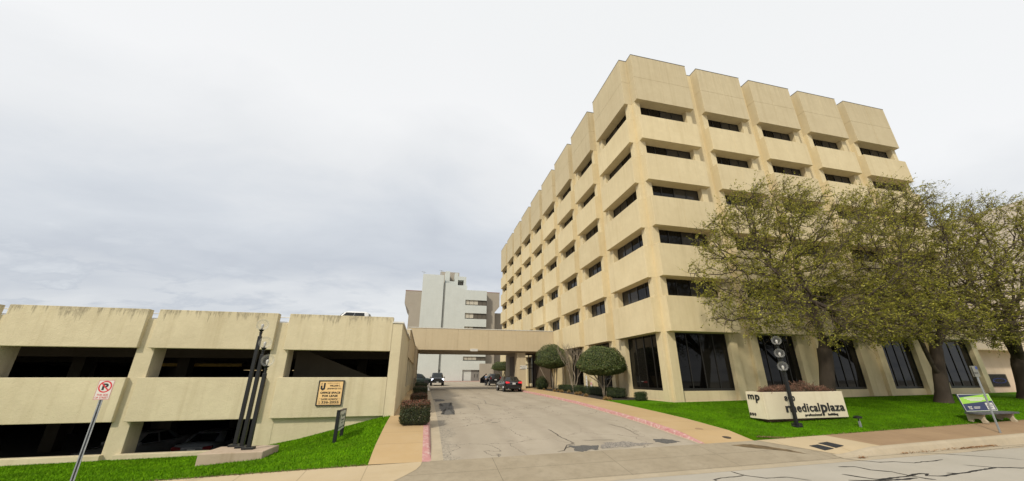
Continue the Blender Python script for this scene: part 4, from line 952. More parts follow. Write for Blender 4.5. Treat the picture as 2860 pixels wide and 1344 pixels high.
def oak(loc, trunks, blobs, natt, trunk_r, label, seed, ymin, ymax, n_twig=3.6, wind=(.62,0,.16)):
    rg = np.random.default_rng(seed); att = []
    while len(att) < natt:
        c, r_ = blobs[rg.integers(0, len(blobs))]
        d = rg.normal(size=3); d /= np.linalg.norm(d); q = np.array(c)+np.array(r_)*d*rg.random()**.42
        if ymin < q[1] < ymax: att.append(q)
    pos, par = colonise(trunks, att, .34, 2.6, .52, (.16,0,.05))
    r_, nc = radii(pos, par, .0095, 0)
    r_ = r_*(1+(trunk_r/r_[0]-1)*(r_/r_[0])**.45); r_ = np.minimum(r_, trunk_r); depth_z = pos[:,2]-pos[0,2]
    flare = 1+.45*np.exp(-depth_z/.35); r_ = np.where(r_ > trunk_r*.8, r_*flare, r_)
    ch = np.nonzero(par >= 0)[0]; p0, p1 = pos[par[ch]], pos[ch]; ra, rb = r_[par[ch]], r_[ch]
    ra = np.minimum(ra, rb*1.6+.004)
    big = rb > .05
    v1 = tubes_np(p0[big]-.15*(p1-p0)[big], p1[big]+.12*(p1-p0)[big], ra[big], rb[big], 9); v2 = tubes_np(p0[~big], p1[~big], ra[~big], rb[~big], 4)
    root = thing('oak_tree', loc, label, 'tree', 'live oaks on the right lawn'); L0 = np.array(loc)
    v, f = join([v1, v2]); np_obj('trunk', v-L0, f, 'bark', root, True)
    # windblown twigs
    cand = np.nonzero((r_ < .035) & (depth_z > 2.2))[0]; idx = rg.choice(cand, int(len(cand)*n_twig)); n = len(idx)
    d0 = pos[idx]-pos[par[idx]]; d0 /= np.linalg.norm(d0, axis=1, keepdims=True)+1e-9
    cen = np.array(blobs[0][0]); out = pos[idx]-cen; out /= np.linalg.norm(out, axis=1, keepdims=True)
    dr = d0*.6+out*.5+rg.normal(0, .55, (n,3))+np.array(wind)*(.6+rg.random((n,1))); dr /= np.linalg.norm(dr, axis=1, keepdims=True)
    def clump(q):
        return 1.1*np.sin(1.0*q[:,0]+.5*q[:,2]+seed)*np.sin(1.3*q[:,2]-.3*q[:,0]+seed*.7)*np.cos(.8*q[:,1])+.7*np.sin(2.6*q[:,0]+1.3*q[:,2]+seed)*np.sin(2.9*q[:,2]-q[:,1])
    core = np.array(trunks[0][-1])+np.array([.3,0,1.4]); dc = np.linalg.norm((pos[idx]-core)/np.array([2.4,3.0,2.3]), axis=1)
    dens = np.clip(.58+.85*clump(pos[idx]), .03, 1.0)*np.clip((dc-.55)/.6, .08, 1)
    Ln = rg.uniform(.35, 1.05, n)*np.where(pos[idx,2] > cen[2]+3, 1.35, 1.0); m = 4; pts = [pos[idx]]
    for s_ in range(m):
        dr = dr+np.array([.16,0,.0])+rg.normal(0, .17, (n,3)); dr /= np.linalg.norm(dr, axis=1, keepdims=True); pts.append(pts[-1]+dr*(Ln/m)[:,None])
    # long shoots blown out of the crown top
    top = np.nonzero((r_ < .03) & (pos[:,2] > cen[2]+1.6))[0]; si = rg.choice(top, min(len(top), 230)); ns_ = len(si)
    sdir = np.array([.75,0,.55])+rg.normal(0, .28, (ns_,3)); sdir /= np.linalg.norm(sdir, axis=1, keepdims=True); sl = rg.uniform(.9, 1.9, ns_); sp_ = [pos[si]]
    for s_ in range(m):
        sdir = sdir+np.array([.14,0,.0])+rg.normal(0, .10, (ns_,3)); sdir /= np.linalg.norm(sdir, axis=1, keepdims=True); sp_.append(sp_[-1]+sdir*(sl/m)[:,None])
    pts = [np.concatenate([a, b]) for a, b in zip(pts, sp_)]; dens = np.concatenate([dens, np.full(ns_, .75)]); n += ns_
    rr = .0075
    tw = [tubes_np(pts[s_], pts[s_+1], np.full(n, rr*(1-.2*s_)), np.full(n, rr*(1-.2*(s_+1))), 3) for s_ in range(m)]
    v, f = join(tw); np_obj('twigs', v-L0, f, 'twig', root)
    nl = 15; cs = []; td = pts[-1]-pts[0]; tdir = []
    for k in range(nl):
        t = rg.uniform(.15, 1, n)*m; i0 = np.minimum(t.astype(int), m-1); P_ = np.stack(pts, 1)
        q = P_[np.arange(n), i0]*(1-(t-i0))[:,None]+P_[np.arange(n), i0+1]*(t-i0)[:,None]; kp = rg.random(n) < dens; cs.append((q+rg.normal(0, .04, (n,3)))[kp]); tdir.append(td[kp])
    v, f = leaves_np(np.concatenate(cs), None, .112, .45, rg, np.concatenate(tdir)); np_obj('crown', v-L0, f, 'oak_leaf', root)
    print('oak', len(pos), n, len(f)); return root
zt1, zt2, zt3 = z_lawn_e(6.6,-4.6), z_lawn_e(15.3,-4.6), z_lawn_e(23.4,-4.6)
oak((6.6,-4.6,zt1), [[(6.45,-4.6,zt1-.1),(6.6,-4.6,1.9),(7.0,-4.6,3.2),(7.15,-4.6,4.0)], [(7.15,-4.6,4.0),(6.7,-5.0,5.0),(5.9,-5.3,6.3),(5.3,-5.2,7.4),(4.6,-5,8.6)], [(7.15,-4.6,4.0),(7.5,-4.5,5.6),(7.5,-4.2,7.4),(7.2,-4.3,9)],
  [(7.15,-4.6,4.0),(8.2,-4.8,5.0),(9.4,-5,5.9),(10.9,-5.1,6.7),(12.0,-5.2,7.6)], [(7.15,-4.6,4.0),(7.0,-5.8,5.0),(5.6,-6.7,5.9),(3.6,-7.2,6.2)]],
  [((6.4,-5,9.3),(7.2,4.6,4.5)), ((3.0,-5.4,7.6),(4.3,3.6,3.0)), ((9.8,-5,8.0),(4.8,4.2,3.6)), ((6.5,-4.8,11.7),(4.8,3.2,2.6)), ((2.6,-5,10.2),(3.0,2.8,2.4)), ((1.8,-5.8,6.3),(3.2,2.8,1.9)), ((9.4,-6.2,5.7),(4,3,1.5)), ((5,-7.3,5.3),(3.6,2.0,1.3)), ((5.6,-4.8,13.1),(3.6,2.4,1.5))], 3300, .35, 'nearest live oak with a thick forked trunk right behind the planter sign', 11, -9.6, -1.25)
oak((15.2,-4.7,zt2), [[(15.1,-4.7,zt2-.1),(15.3,-4.7,1.5),(15.8,-4.7,3.0),(16.2,-4.7,4.2)], [(15.5,-4.7,2.6),(14.9,-4.9,3.6),(14.2,-5.2,4.6),(13.2,-5.4,5.8)], [(16.2,-4.7,4.2),(16.2,-4.4,6.2),(15.8,-4.2,8.6)], [(16.2,-4.7,4.2),(17.6,-5.0,5.8),(19.4,-5.2,7.2)], [(16.2,-4.7,4.2),(15.5,-5.8,5.8),(14.2,-6.4,7.6)]],
  [((16.0,-5,9.6),(7.4,4.6,4.8)), ((13.0,-5.2,7.2),(4.0,3.8,2.6)), ((19.5,-5.2,8.6),(5.0,4.0,4.0)), ((17.0,-4.8,12.4),(5.2,3.2,2.4)), ((12.8,-6.3,5.7),(3.8,2.6,1.5)), ((19.2,-6,5.6),(4,3,1.4)), ((16.8,-4.8,14.3),(4.2,2.4,1.5))], 3300, .32, 'middle live oak with a leaning trunk on the lawn left of the bus bench', 12, -9.6, -1.25)
oak((23.4,-4.6,zt3), [[(23.3,-4.6,zt3-.1),(23.5,-4.6,1.8),(24.0,-4.6,3.6),(24.4,-4.6,4.8)], [(23.9,-4.6,3.4),(23.2,-4.8,4.8),(22.4,-5,6.2)], [(24.4,-4.6,4.8),(25.2,-4.6,6.8)], [(24.0,-4.7,3.6),(22.6,-5.4,4.9),(21,-6,5.6)]],
  [((24.0,-5,10.0),(7.0,4.4,5.4)), ((20.5,-5.2,8.2),(4.6,4.0,3.4)), ((26,-5,12.6),(5.5,3.2,3.2)), ((21,-6,6.0),(4,2.6,1.6))], 2300, .42, 'farthest live oak with a dark massive trunk at the right edge of the photo', 13, -9.4, -1.25, 3.1)

def lumpy(mb, c, r_, flat, seed, amp=.08, nu=20, nv=12):
    o = len(mb.v); mb.sphere((0,0,0), 1.0, nu, nv); rr = random.Random(seed); ph = [rr.uniform(0,6.28) for _ in range(6)]
    for i in range(o, len(mb.v)):
        x, y, z = mb.v[i]; k = 1+amp*(math.sin(4*x+ph[0])+math.sin(5*y+ph[1])+math.sin(4.5*z+ph[2]))*.6
        z2 = z if z > 0 else z*flat
        mb.v[i] = (c[0]+r_[0]*x*k, c[1]+r_[1]*y*k, c[2]+r_[2]*z2*k)
    return mb
def dome_leaves(c, r_, flat, n, size, seed, shell=.16):
    rg = np.random.default_rng(seed); d = rg.normal(size=(n,3)); d /= np.linalg.norm(d, axis=1, keepdims=True)
    ph = rg.uniform(0, 6.28, 9)
    lump = .05*np.sin(5*d[:,0]+ph[0])*np.sin(5*d[:,1]+ph[1])+.045*np.sin(9*d[:,2]+ph[2])*np.sin(8*d[:,0]+ph[3])+.03*np.sin(17*d[:,0]+ph[4])*np.sin(15*d[:,1]+ph[5])*np.sin(13*d[:,2]+ph[6])
    k = 1+lump-shell*rg.random(n)**1.6+np.abs(rg.normal(0,.012,n))+(rg.random(n) < .05)*rg.random(n)*.09; q = d*k[:,None]; q[:,2] = np.where(q[:,2] < 0, q[:,2]*flat, q[:,2])
    return leaves_np(np.array(c)+q*np.array(r_), d*.9, size, .6, rg)
def clipped_tree(loc, H, rx, ry, hz, zc, stems, label, n, seed, parts=True):
    t = thing('clipped_tree', loc, label, 'tree', 'mushroom clipped trees by the office entrance'); mb = MB()
    for pts, r0, r1 in stems: mb.tube(pts, [r0+(r1-r0)*i/(len(pts)-1) for i in range(len(pts))], 7)
    mb.build('trunk', 'bark_pale', t, smooth=True)
    core = lumpy(MB(), (0,0,zc), (rx*.86,ry*.86,hz*.86), .35, seed); core.build('inner_crown', 'dome_core', t, smooth=True)
    v, f = dome_leaves((0,0,zc), (rx,ry,hz), .42, n, .085, seed); np_obj('crown', v, f, 'dome_leaf', t)
    return t
S1 = [([(0,0,-.05),(-.08,0,.7),(-.35,.1,1.25),(-.75,.1,1.75)],.07,.04), ([(.05,.05,-.05),(.12,.1,.8),(.3,.2,1.5),(.5,.3,1.9)],.06,.035), ([(.1,-.06,-.05),(.3,-.1,.8),(.75,-.2,1.5),(.95,-.1,1.9)],.05,.03), ([(-.02,-.08,-.05),(.0,-.2,.9),(-.1,-.4,1.8)],.06,.035), ([(-.05,.0,.45),(-.5,-.1,1.15),(-1.15,-.1,1.55)],.04,.025)]
clipped_tree((-2.15,5.2,z_bed(-2.15,5.2)), 3.9, 1.86, 1.75, 1.55, 2.22, S1, 'larger clipped mushroom crowned tree nearer the street beside the walkway', 26000, 21)
clipped_tree((-2.3,16.2,z_bed(-2.3,16.2)), 4.2, 1.72, 1.65, 1.75, 2.85, [([(0,0,-.05),(-.03,0,1.2),(-.2,.1,2.3)],.09,.05), ([(.12,.05,-.05),(.2,.1,1.2),(.35,.2,2.4)],.08,.04), ([(.25,-.06,-.05),(.45,0,1.2),(.6,.1,2.4)],.07,.04), ([(-.3,.2,.6),(-.9,.3,1.5),(-1.3,.3,2.3)],.04,.03)], 'clipped mushroom crowned tree standing by the entrance doors of the porte cochere', 20000, 22)
clipped_tree((-1.75,46,z_drive_c(46)), 3.5, 1.75, 1.6, 1.15, 2.75, [([(.3,0,-.05),(.3,0,1.0),(-.1,.1,1.9),(-.7,.1,2.5)],.11,.05), ([(.3,0,1.0),(.6,.1,1.8),(.9,.1,2.5)],.08,.05), ([(.25,0,1.2),(.2,-.2,2.4)],.06,.04)], 'distant clipped tree behind the parked dark car in the courtyard', 9000, 23)
# bare crape myrtle between the two clipped trees
def bare_tree(loc, seed):
    rg = random.Random(seed); mb = MB()
    def grow(p, d, L_, r_, lev):
        pts = [p]; q = p; dd = d
        for i in range(4):
            dd = (dd+Vector((rg.gauss(0,.10), rg.gauss(0,.10), .06))).normalized(); q = q+dd*L_/4; pts.append(q)
        mb.tube(pts, [r_*(1-.12*i) for i in range(5)], 6 if lev < 2 else 4, cap=False)
        if lev >= 5: return
        for k in range(2 if lev < 2 else 3):
            a = rg.uniform(0, 6.28); sp_ = rg.uniform(.25,.55); grow(pts[-1 if k < 2 else 2], (dd+Vector((math.cos(a)*sp_, math.sin(a)*sp_, .1))).normalized(), L_*rg.uniform(.62,.80), r_*.62, lev+1)
    for k in range(4):
        a = k*1.57+.4; grow(Vector((.07*math.cos(a), .07*math.sin(a), -.05)), Vector((.22*math.cos(a), .22*math.sin(a), 1)).normalized(), 1.45, .06, 0)
    t = thing('bare_tree', loc, 'leafless pale multi stemmed tree between the two clipped trees', 'tree'); mb.build('trunk', 'bark_pale', t, smooth=True); return t
bare_tree((-1.85,11.6,z_bed(-1.85,11.6)), 3)
# boxy bushes
def box_leaves(x0,x1,y0,y1,z0,z1,n,size,seed,rnd=.16):
    rg = np.random.default_rng(seed); c = np.array([(x0+x1)/2,(y0+y1)/2,(z0+z1)/2]); hs = np.array([(x1-x0)/2,(y1-y0)/2,(z1-z0)/2])
    A = np.array([hs[1]*hs[2], hs[0]*hs[2], hs[0]*hs[1]]); ax = rg.choice(3, n, p=A/A.sum()); sg_ = rg.choice([-1,1], n)
    q = rg.uniform(-1, 1, (n,3)); q[np.arange(n), ax] = sg_; P_ = q*hs
    inner = np.clip(P_, -(hs-rnd), hs-rnd); d = P_-inner; ln = np.linalg.norm(d, axis=1, keepdims=True)+1e-9; d /= ln
    depth = rg.random((n,1))**1.5*.10; q = inner+d*(rnd-depth+.02*np.sin(7*P_[:,0:1]+seed)+.02*np.sin(8*P_[:,1:2]+9*P_[:,2:3])+np.abs(rg.normal(0,.012,(n,1)))+(rg.random((n,1)) < .05)*rg.random((n,1))*.07)
    return leaves_np(c+q, d, size, .6, rg)
def bush(name, loc, sx, sy, sz, mat, n, label, cat, group, seed, size=.05, core='dome_core', rz=0):
    t = thing(name, loc, label, cat, group, rz); MB().box(-sx/2+.09, sx/2-.09, -sy/2+.09, sy/2-.09, 0, sz-.09).build('inner_twigs', core, t, bevel=.08)
    v, f = box_leaves(-sx/2, sx/2, -sy/2, sy/2, .02, sz, n, size, seed); np_obj('foliage', v, f, mat, t); return t
gb = 'clipped bushes along the left walkway'
zb_ = lambda y: z_drive(-15.2, y)+kerb_rise(y)-.01
bush('clipped_bush', (-15.72,-4.75,zb_(-4.75)), 1.15, 1.2, .86, 'bush_leaf', 9000, 'nearest and largest square clipped bush with reddish tips on the left walkway', 'bush', gb, 31, .05)
bush('clipped_bush', (-15.68,2.7,zb_(2.7)), .98, 1.5, .55, 'red_leaf', 6000, 'bronze brown clipped bush, second from the street on the left walkway', 'bush', gb, 32)
bush('clipped_bush', (-15.66,9.4,zb_(9.4)), 1.05, 2.2, .66, 'bush_leaf', 7000, 'dark green clipped bush, third from the street on the left walkway', 'bush', gb, 33)
bush('clipped_bush', (-15.70,18.0,zb_(18)), 1.15, 2.4, .70, 'hedge_leaf', 6000, 'farthest clipped green bush under the edge of the porte cochere', 'bush', gb, 34)
gh = 'low clipped hedges in front of the office block'
bush('hedge', (-1.55,6.5,z_bed(-1.55,6.5)), 1.0, 5.6, .62, 'hedge_leaf', 15000, 'low dark hedge behind the larger clipped tree', 'hedge', gh, 35, .05)
bush('hedge', (-1.6,12.9,z_bed(-1.6,12.9)), .9, 5.4, .55, 'hedge_leaf', 12000, 'low dark hedge around the foot of the bare tree', 'hedge', gh, 36, .05)
bush('hedge', (-1.15,1.85,z_drive(-5,1.85)+.1), .75, .6, .56, 'hedge_leaf', 3500, 'small single clipped bush at the lawn corner against the office wall', 'bush', gh, 37, .05)
sh_ = thing('shrub', (-2.6,18.9,z_bed(-2.6,18.9)), 'loose rounded shrub beside the entrance doors', 'shrub'); lumpy(MB(), (0,0,.5), (.45,.45,.55), .9, 38, .15).build('inner_twigs', 'dome_core', sh_, smooth=True)
v, f = dome_leaves((0,0,.55), (.72,.68,.82), .8, 3800, .085, 38, .35); np_obj('foliage', v, f, 'hedge_leaf', sh_)
bush('hedge', (-.9,47.3,z_drive_c(47)), 2.2, .9, .7, 'hedge_leaf', 4000, 'low hedge below the distant courtyard tree', 'hedge', None, 39, .07)
def clump(loc, r_, seed, label):
    rg = np.random.default_rng(seed); n = 420; d = rg.normal(size=(n,3)); d[:,2] = np.abs(d[:,2]); d /= np.linalg.norm(d, axis=1, keepdims=True)
    tip = d*r_*rg.uniform(.75,1.1,(n,1))*np.array([1,1,1.15]); s_ = np.cross(d, rg.normal(size=(n,3))); s_ /= np.linalg.norm(s_, axis=1, keepdims=True)
    v = np.stack([tip*.1-s_*.012, tip*.1+s_*.012, tip], 1).reshape(-1,3)
    o = np_obj('grass_clump', v, np.arange(3*n).reshape(-1,3), 'tan_grass'); o.location = loc; return tag(o, label, 'grass clump', 'tan grass clumps in the planting bed')
for i, (x, y, r_, lab) in enumerate([(-3.25,2.75,.26,'tan grass clump at the street end of the planting bed, nearest the walkway'),(-2.7,3.25,.22,'tan grass clump just behind the first one at the lawn corner'),(-3.2,6.1,.24,'tan grass clump on the walkway edge left of the large clipped tree'),(-2.75,8.3,.26,'pale broad tan grass clump in front of the hedge gap'),(-3.1,8.2,.24,'tan grass clump on the walkway edge beside the pale broad one'),(-2.6,11.1,.22,'tan grass clump at the foot of the bare tree'),(-3.1,11.6,.25,'tan grass clump on the walkway edge near the bare tree'),(-2.6,13.8,.2,'small tan grass clump in front of the far hedge'),(-3.1,13.5,.25,'tan grass clump on the walkway edge beyond the bare tree'),(-3.1,16.8,.2,'farthest tan grass clump near the entrance shrub')]):
    clump((x, y, z_bed(x, y)-.02), r_, 50+i, lab)
def twiggy(loc, w, h, seed, label):
    rg = np.random.default_rng(seed); n = 260; b0 = np.stack([rg.uniform(-w/2,w/2,n), rg.uniform(-.25,.25,n), np.zeros(n)], 1)
    hh = h*(1-.7*(np.abs(b0[:,0])/(w/2))**2)
    tip = b0+np.stack([rg.normal(.08,.14,n), rg.normal(0,.10,n), hh*rg.uniform(.5,1.05,n)], 1); mid = (b0+tip)/2+rg.normal(0,.04,(n,3))
    t = thing('planter_shrub', loc, label, 'shrub', 'dry shrubs growing in the planter sign')
    v, f = join([tubes_np(b0, mid, np.full(n,.007), np.full(n,.006), 3), tubes_np(mid, tip, np.full(n,.006), np.full(n,.003), 3)]); np_obj('stems', v, f, 'twig', t)
    c = np.concatenate([mid+(tip-mid)*rg.random((n,1))+rg.normal(0,.03,(n,3)) for _ in range(9)]); v, f = leaves_np(c, None, .06, .4, rg); np_obj('leaves', v, f, 'dry_plant', t)
twiggy((-.05,-6.95,1.79), .7, .34, 61, 'small reddish dry shrub at the left end of the planter')
twiggy((.75,-6.9,1.79), 1.1, .40, 62, 'reddish dry shrub left of the lamp post in the planter')
twiggy((1.95,-6.9,1.79), 1.3, .55, 63, 'tallest reddish dry shrub in the middle of the planter')
twiggy((2.75,-6.95,1.79), .9, .34, 64, 'low reddish dry shrub at the right end of the planter')
# ------------------------------------------------------------------ vehicles
def paint(name, c, rough=.22):
    t = NT(name); t.col(t.ramp(t.noise(3, 3), .3, .7, c, tuple(v*1.15 for v in c))); t.set(Roughness=rough); t.b.inputs['Coat Weight'].default_value = .25; t.b.inputs['Coat Roughness'].default_value = .06; return t.m
M.update(black_paint=paint('black car paint', (.008,.008,.010)), green_paint=paint('dark green car paint', (.012,.022,.018)), white_paint=paint('white car paint', (.72,.72,.71)), dull_paint=paint('pale grey car paint', (.20,.20,.20)), grey_paint=paint('silver grey car paint', (.16,.17,.18)),
 tyre=simple('tyre', (.015,.015,.016), .85), rim=simple('alloy rim', (.55,.56,.58), .3, .7), car_glass=glassy('car glass', (.010,.012,.013), .05), trim=simple('black trim', (.012,.012,.013), .6),
 tail=emit('lit tail lamp', (.62,.02,.03), .55), tail_off=simple('tail lamp', (.14,.008,.01), .25), lens=simple('clear lens', (.6,.62,.65), .15), beam=emit('lit head lamp', (.80,.86,1.0), 4.0),
 number_plate=simple('number plate', (.50,.50,.50), .5))
def loft(stations, mat, name, parent, bevel=0):
    """stations: (x, half width, z low, z shoulder, crown)"""
    mb = MB(); k = 13
    for x, w, zl, zs_, cr in stations:
        half = [(w*.72, zl), (w*.93, zl+.06), (w*.985, zl+.20), (w, zl+(zs_-zl)*.55), (w*.975, zs_-.09), (w*.90, zs_-.015), (w*.50, zs_+cr*.8)]
        ring = [(x, a, z) for a, z in half]+[(x, 0, zs_+cr)]+[(x, -a, z) for a, z in reversed(half)]
        mb.v += ring
    k = 15; n = len(stations)
    mb.f = [(i*k+j, (i+1)*k+j, (i+1)*k+(j+1) % k, i*k+(j+1) % k) for i in range(n-1) for j in range(k)]
    mb.f += [tuple(range(k)), tuple(range(n*k-1, (n-1)*k-1, -1))]; mb.mi = [0]*len(mb.f)
    return mb.build(name, mat, parent, smooth=True)
def cabin(parent, mat, a, b, c, d, zb, zt, wb, wt, pillars):
    """a,d: front and rear foot of the glasshouse; b,c: front and rear edge of the roof"""
    def ring(t):     # t 0..1 from belt to roof
        xf = a+(b-a)*t; xr = d+(c-d)*t; w = wb+(wt-wb)*t; z = zb+(zt-zb)*t
        return xf, xr, w, z
    mb = MB(); T_ = [0, .5, .90, 1.0]; rr = []
    for t in T_:
        xf, xr, w, z = ring(t); sh = .10 if t == 1 else 0
        if t == 1: w -= .09; xf -= .10; xr += .10
        bow = .06
        p = [(xf+bow, 0, z), (xf, w*.62, z), (xf-.10, w, z), ((xf+xr)/2, w+.012, z), (xr+.10, w, z), (xr, w*.62, z), (xr-bow, 0, z), (xr, -w*.62, z), (xr+.10, -w, z), ((xf+xr)/2, -w-.012, z), (xf-.10, -w, z), (xf, -w*.62, z)]
        mb.v += p
    k = 12; mb.f = [(i*k+j, i*k+(j+1) % k, (i+1)*k+(j+1) % k, (i+1)*k+j) for i in range(3) for j in range(k)]+[tuple(range(3*k, 4*k))]; mb.mi = [0]*len(mb.f)
    body = mb.build('cabin', mat, parent, smooth=True)
    def P(side, u, t, off=.014):     # point on a glass face
        xf, xr, w, z = ring(t)
        if side == 'f': return (xf+.045*(1-abs(u))+off+.006, u*w*.80, z+off*.4)
        if side == 'r': return (xr-.045*(1-abs(u))-off-.006, u*w*.80, z+off*.4)
        s_ = 1 if side == 'l' else -1
        return (xf-.10+(xr-xf+.20)*u, s_*(w+off+.006), z)
    def quadgrid(mb, side, u0, u1, t0, t1, n=5, sk0=0, sk1=0):
        o = len(mb.v); vs = []
        for j, t in enumerate((t0, (t0+t1)/2, t1)):
            for i in range(n): u = u0+(u1-u0)*i/(n-1); vs.append(P(side, u, t))
        fs = [(j*n+i, j*n+i+1, (j+1)*n+i+1, (j+1)*n+i) for j in range(2) for i in range(n-1)]
        mb.add(vs, fs)
    g = MB(); quadgrid(g, 'f', -.95, .95, .06, .86); g.build('windscreen', 'car_glass', parent, smooth=True)
    g = MB(); quadgrid(g, 'r', -.92, .92, .10, .84); g.build('rear_window', 'car_glass', parent, smooth=True)
    for s_ in 'lr_'[:2]:
        side = 'l' if s_ == 'l' else 'x'
        for u0, u1 in pillars:
            g = MB(); quadgrid(g, side, u0, u1, .08, .86, 4); g.build('side_window', 'car_glass', parent, smooth=True)
    return body
def wheels(parent, xs_, tw, r_, rimr=None):
    rimr = rimr or r_*.68
    for x in xs_:
        for s_ in (1, -1):
            y = s_*(tw-.10)
            w = MB().lathe([(r_*.72,-.11),(r_*.95,-.11),(r_,-.08),(r_,.08),(r_*.95,.11),(r_*.72,.11)], (0,0,0), 24, 'y').build('wheel', 'tyre', parent, smooth=False); w.location = (x, y, r_)
            rb = MB().lathe([(rimr,0),(rimr*.95,.02),(rimr*.80,.0),(rimr*.25,.015),(.001,.02)], (0,0,0), 20, 'y')
            rb.v = [(a, (b_ if s_ > 0 else -b_)+s_*.108, c_) for a, b_, c_ in rb.v]; rb.build('rim', 'rim', w)
            sp_ = MB()
            for q in range(5):
                a = 2*math.pi*q/5; ca, sa = math.cos(a), math.sin(a)
                sp_.add([(ca*.07-sa*.03, s_*.131, sa*.07+ca*.03), (ca*.07+sa*.03, s_*.131, sa*.07-ca*.03), (ca*rimr*.9+sa*.05, s_*.126, sa*rimr*.9-ca*.05), (ca*rimr*.9-sa*.05, s_*.126, sa*rimr*.9+ca*.05)], [(0,1,2,3)])
            sp_.build('spokes', 'trim', w)
def arch(parent, xs_, tw, r_):
    for x in xs_:
        for s_ in (1,-1):
            mb = MB(); mb.lathe([(r_*1.0,0),(r_*1.14,.004),(r_*1.14,-.03)], (x, s_*(tw-.002), r_), 26, 'y'); mb.build('wheel_arch', 'trim', parent)
def mirror(parent, x, w, z, mat):
    for s_ in (1,-1):
        MB().box(x-.06,x+.08,s_*w,s_*(w+.20),z,z+.16).build('door_mirror', mat, parent, bevel=.03)
def sedan(loc, rz, label, mat, tail, group=None, plate=True):
    t = thing('parked_car', loc, label, 'car', group, rz)
    loft([(-2.36,.70,.42,.82,.02),(-2.32,.82,.30,.98,.03),(-2.10,.88,.24,1.04,.05),(-1.5,.90,.20,1.02,.05),(-.9,.91,.19,.95,.04),(0,.91,.19,.93,.04),(.9,.91,.19,.94,.05),(1.5,.89,.20,.90,.07),(2.0,.86,.22,.80,.07),(2.28,.76,.28,.70,.05),(2.36,.60,.40,.60,.03)], mat, 'body', t)
    cabin(t, mat, 1.05, .30, -1.0, -1.78, .93, 1.43, .80, .62, [(.10,.48),(.52,.84)])
    wheels(t, (1.42,-1.40), .90, .335); arch(t, (1.42,-1.40), .90, .335); mirror(t, .72, .86, .92, mat)
    for s_ in (1,-1):
        l = MB().prism([(s_*.42,.80),(s_*.78,.76),(s_*.84,.88),(s_*.80,.96),(s_*.46,.92)], 'x', -2.365, -2.20); l.build('tail_light', tail, t, bevel=.015)
        MB().prism([(s_*.48,.56),(s_*.78,.60),(s_*.74,.72),(s_*.50,.66)], 'x', 2.15, 2.335).build('headlight', 'lens', t, bevel=.015)
        MB().tube([(-2.40,s_*.55,.28),(-2.2,s_*.55,.28)], .04, 8).build('exhaust', 'rim', t)
    if plate:
        p = MB().box(-2.375,-2.35,-.16,.16,.68,.84); p.build('number_plate', 'number_plate', t)
        MB().box(-2.372,-2.30,-.40,.40,.875,.90).build('boot_trim', 'rim', t)
    MB().box(-2.375,-2.30,-.62,.62,.34,.44).build('bumper_insert', 'trim', t, bevel=.01)
    return t
def suv(loc, rz, label, mat, tail, open_door=False, group=None):
    t = thing('parked_car', loc, label, 'car', group, rz)
    loft([(-2.30,.78,.45,.95,.02),(-2.24,.88,.34,1.08,.02),(-1.9,.93,.28,1.12,.02),(-.9,.94,.26,1.10,.03),(.4,.94,.26,1.08,.04),(1.2,.92,.27,1.06,.07),(1.8,.90,.28,1.00,.07),(2.2,.82,.34,.90,.05),(2.32,.66,.46,.76,.03)], mat, 'body', t)
    cabin(t, mat, 1.25, .55, -1.95, -2.22, 1.09, 1.72, .84, .68, [(.09,.36),(.39,.66),(.70,.93)])
    wheels(t, (1.42,-1.40), .92, .37); arch(t, (1.42,-1.40), .93, .37); mirror(t, .95, .90, 1.05, mat)
    for s_ in (1,-1):
        MB().box(-2.33,-2.15,s_*.66,s_*.86,.92,1.28).build('tail_light', tail, t, bevel=.02)
        MB().box(2.10,2.32,s_*.50,s_*.78,.74,.90).build('headlight', 'lens', t, bevel=.02)
        MB().tube([(-1.7,s_*.60,1.75),(.2,s_*.60,1.76)], .02, 6).build('roof_rail', 'trim', t)
    MB().box(-2.335,-2.28,-.17,.17,.78,.93).build('number_plate', 'number_plate', t)
    MB().box(-2.34,-2.2,-.70,.70,.36,.52).build('bumper_insert', 'trim', t, bevel=.015)
    if open_door:
        h = Vector((.95,.95,0)); d = MB()
        d.add([(0,0,.35),(0,1.0,.35),(0,1.0,1.05),(0,.10,1.70),(0,0,1.08),(.07,0,.35),(.07,1.0,.35),(.07,1.0,1.05),(.07,.10,1.70),(.07,0,1.08)], [(0,1,2,3,4),(9,8,7,6,5),(0,5,6,1),(1,6,7,2),(2,7,8,3),(3,8,9,4),(4,9,5,0)])
        d.v = [(x, (.02+y), z) if True else 0 for x, y, z in d.v]
        o = d.build('door', mat, t); o.location = h; o.rotation_euler.z = R(14)
        g = MB().add([(-.004,.95,1.06),(-.004,.16,1.60),(-.004,.06,1.12)], [(0,1,2)]).build('door_window', 'car_glass', o)
    return t
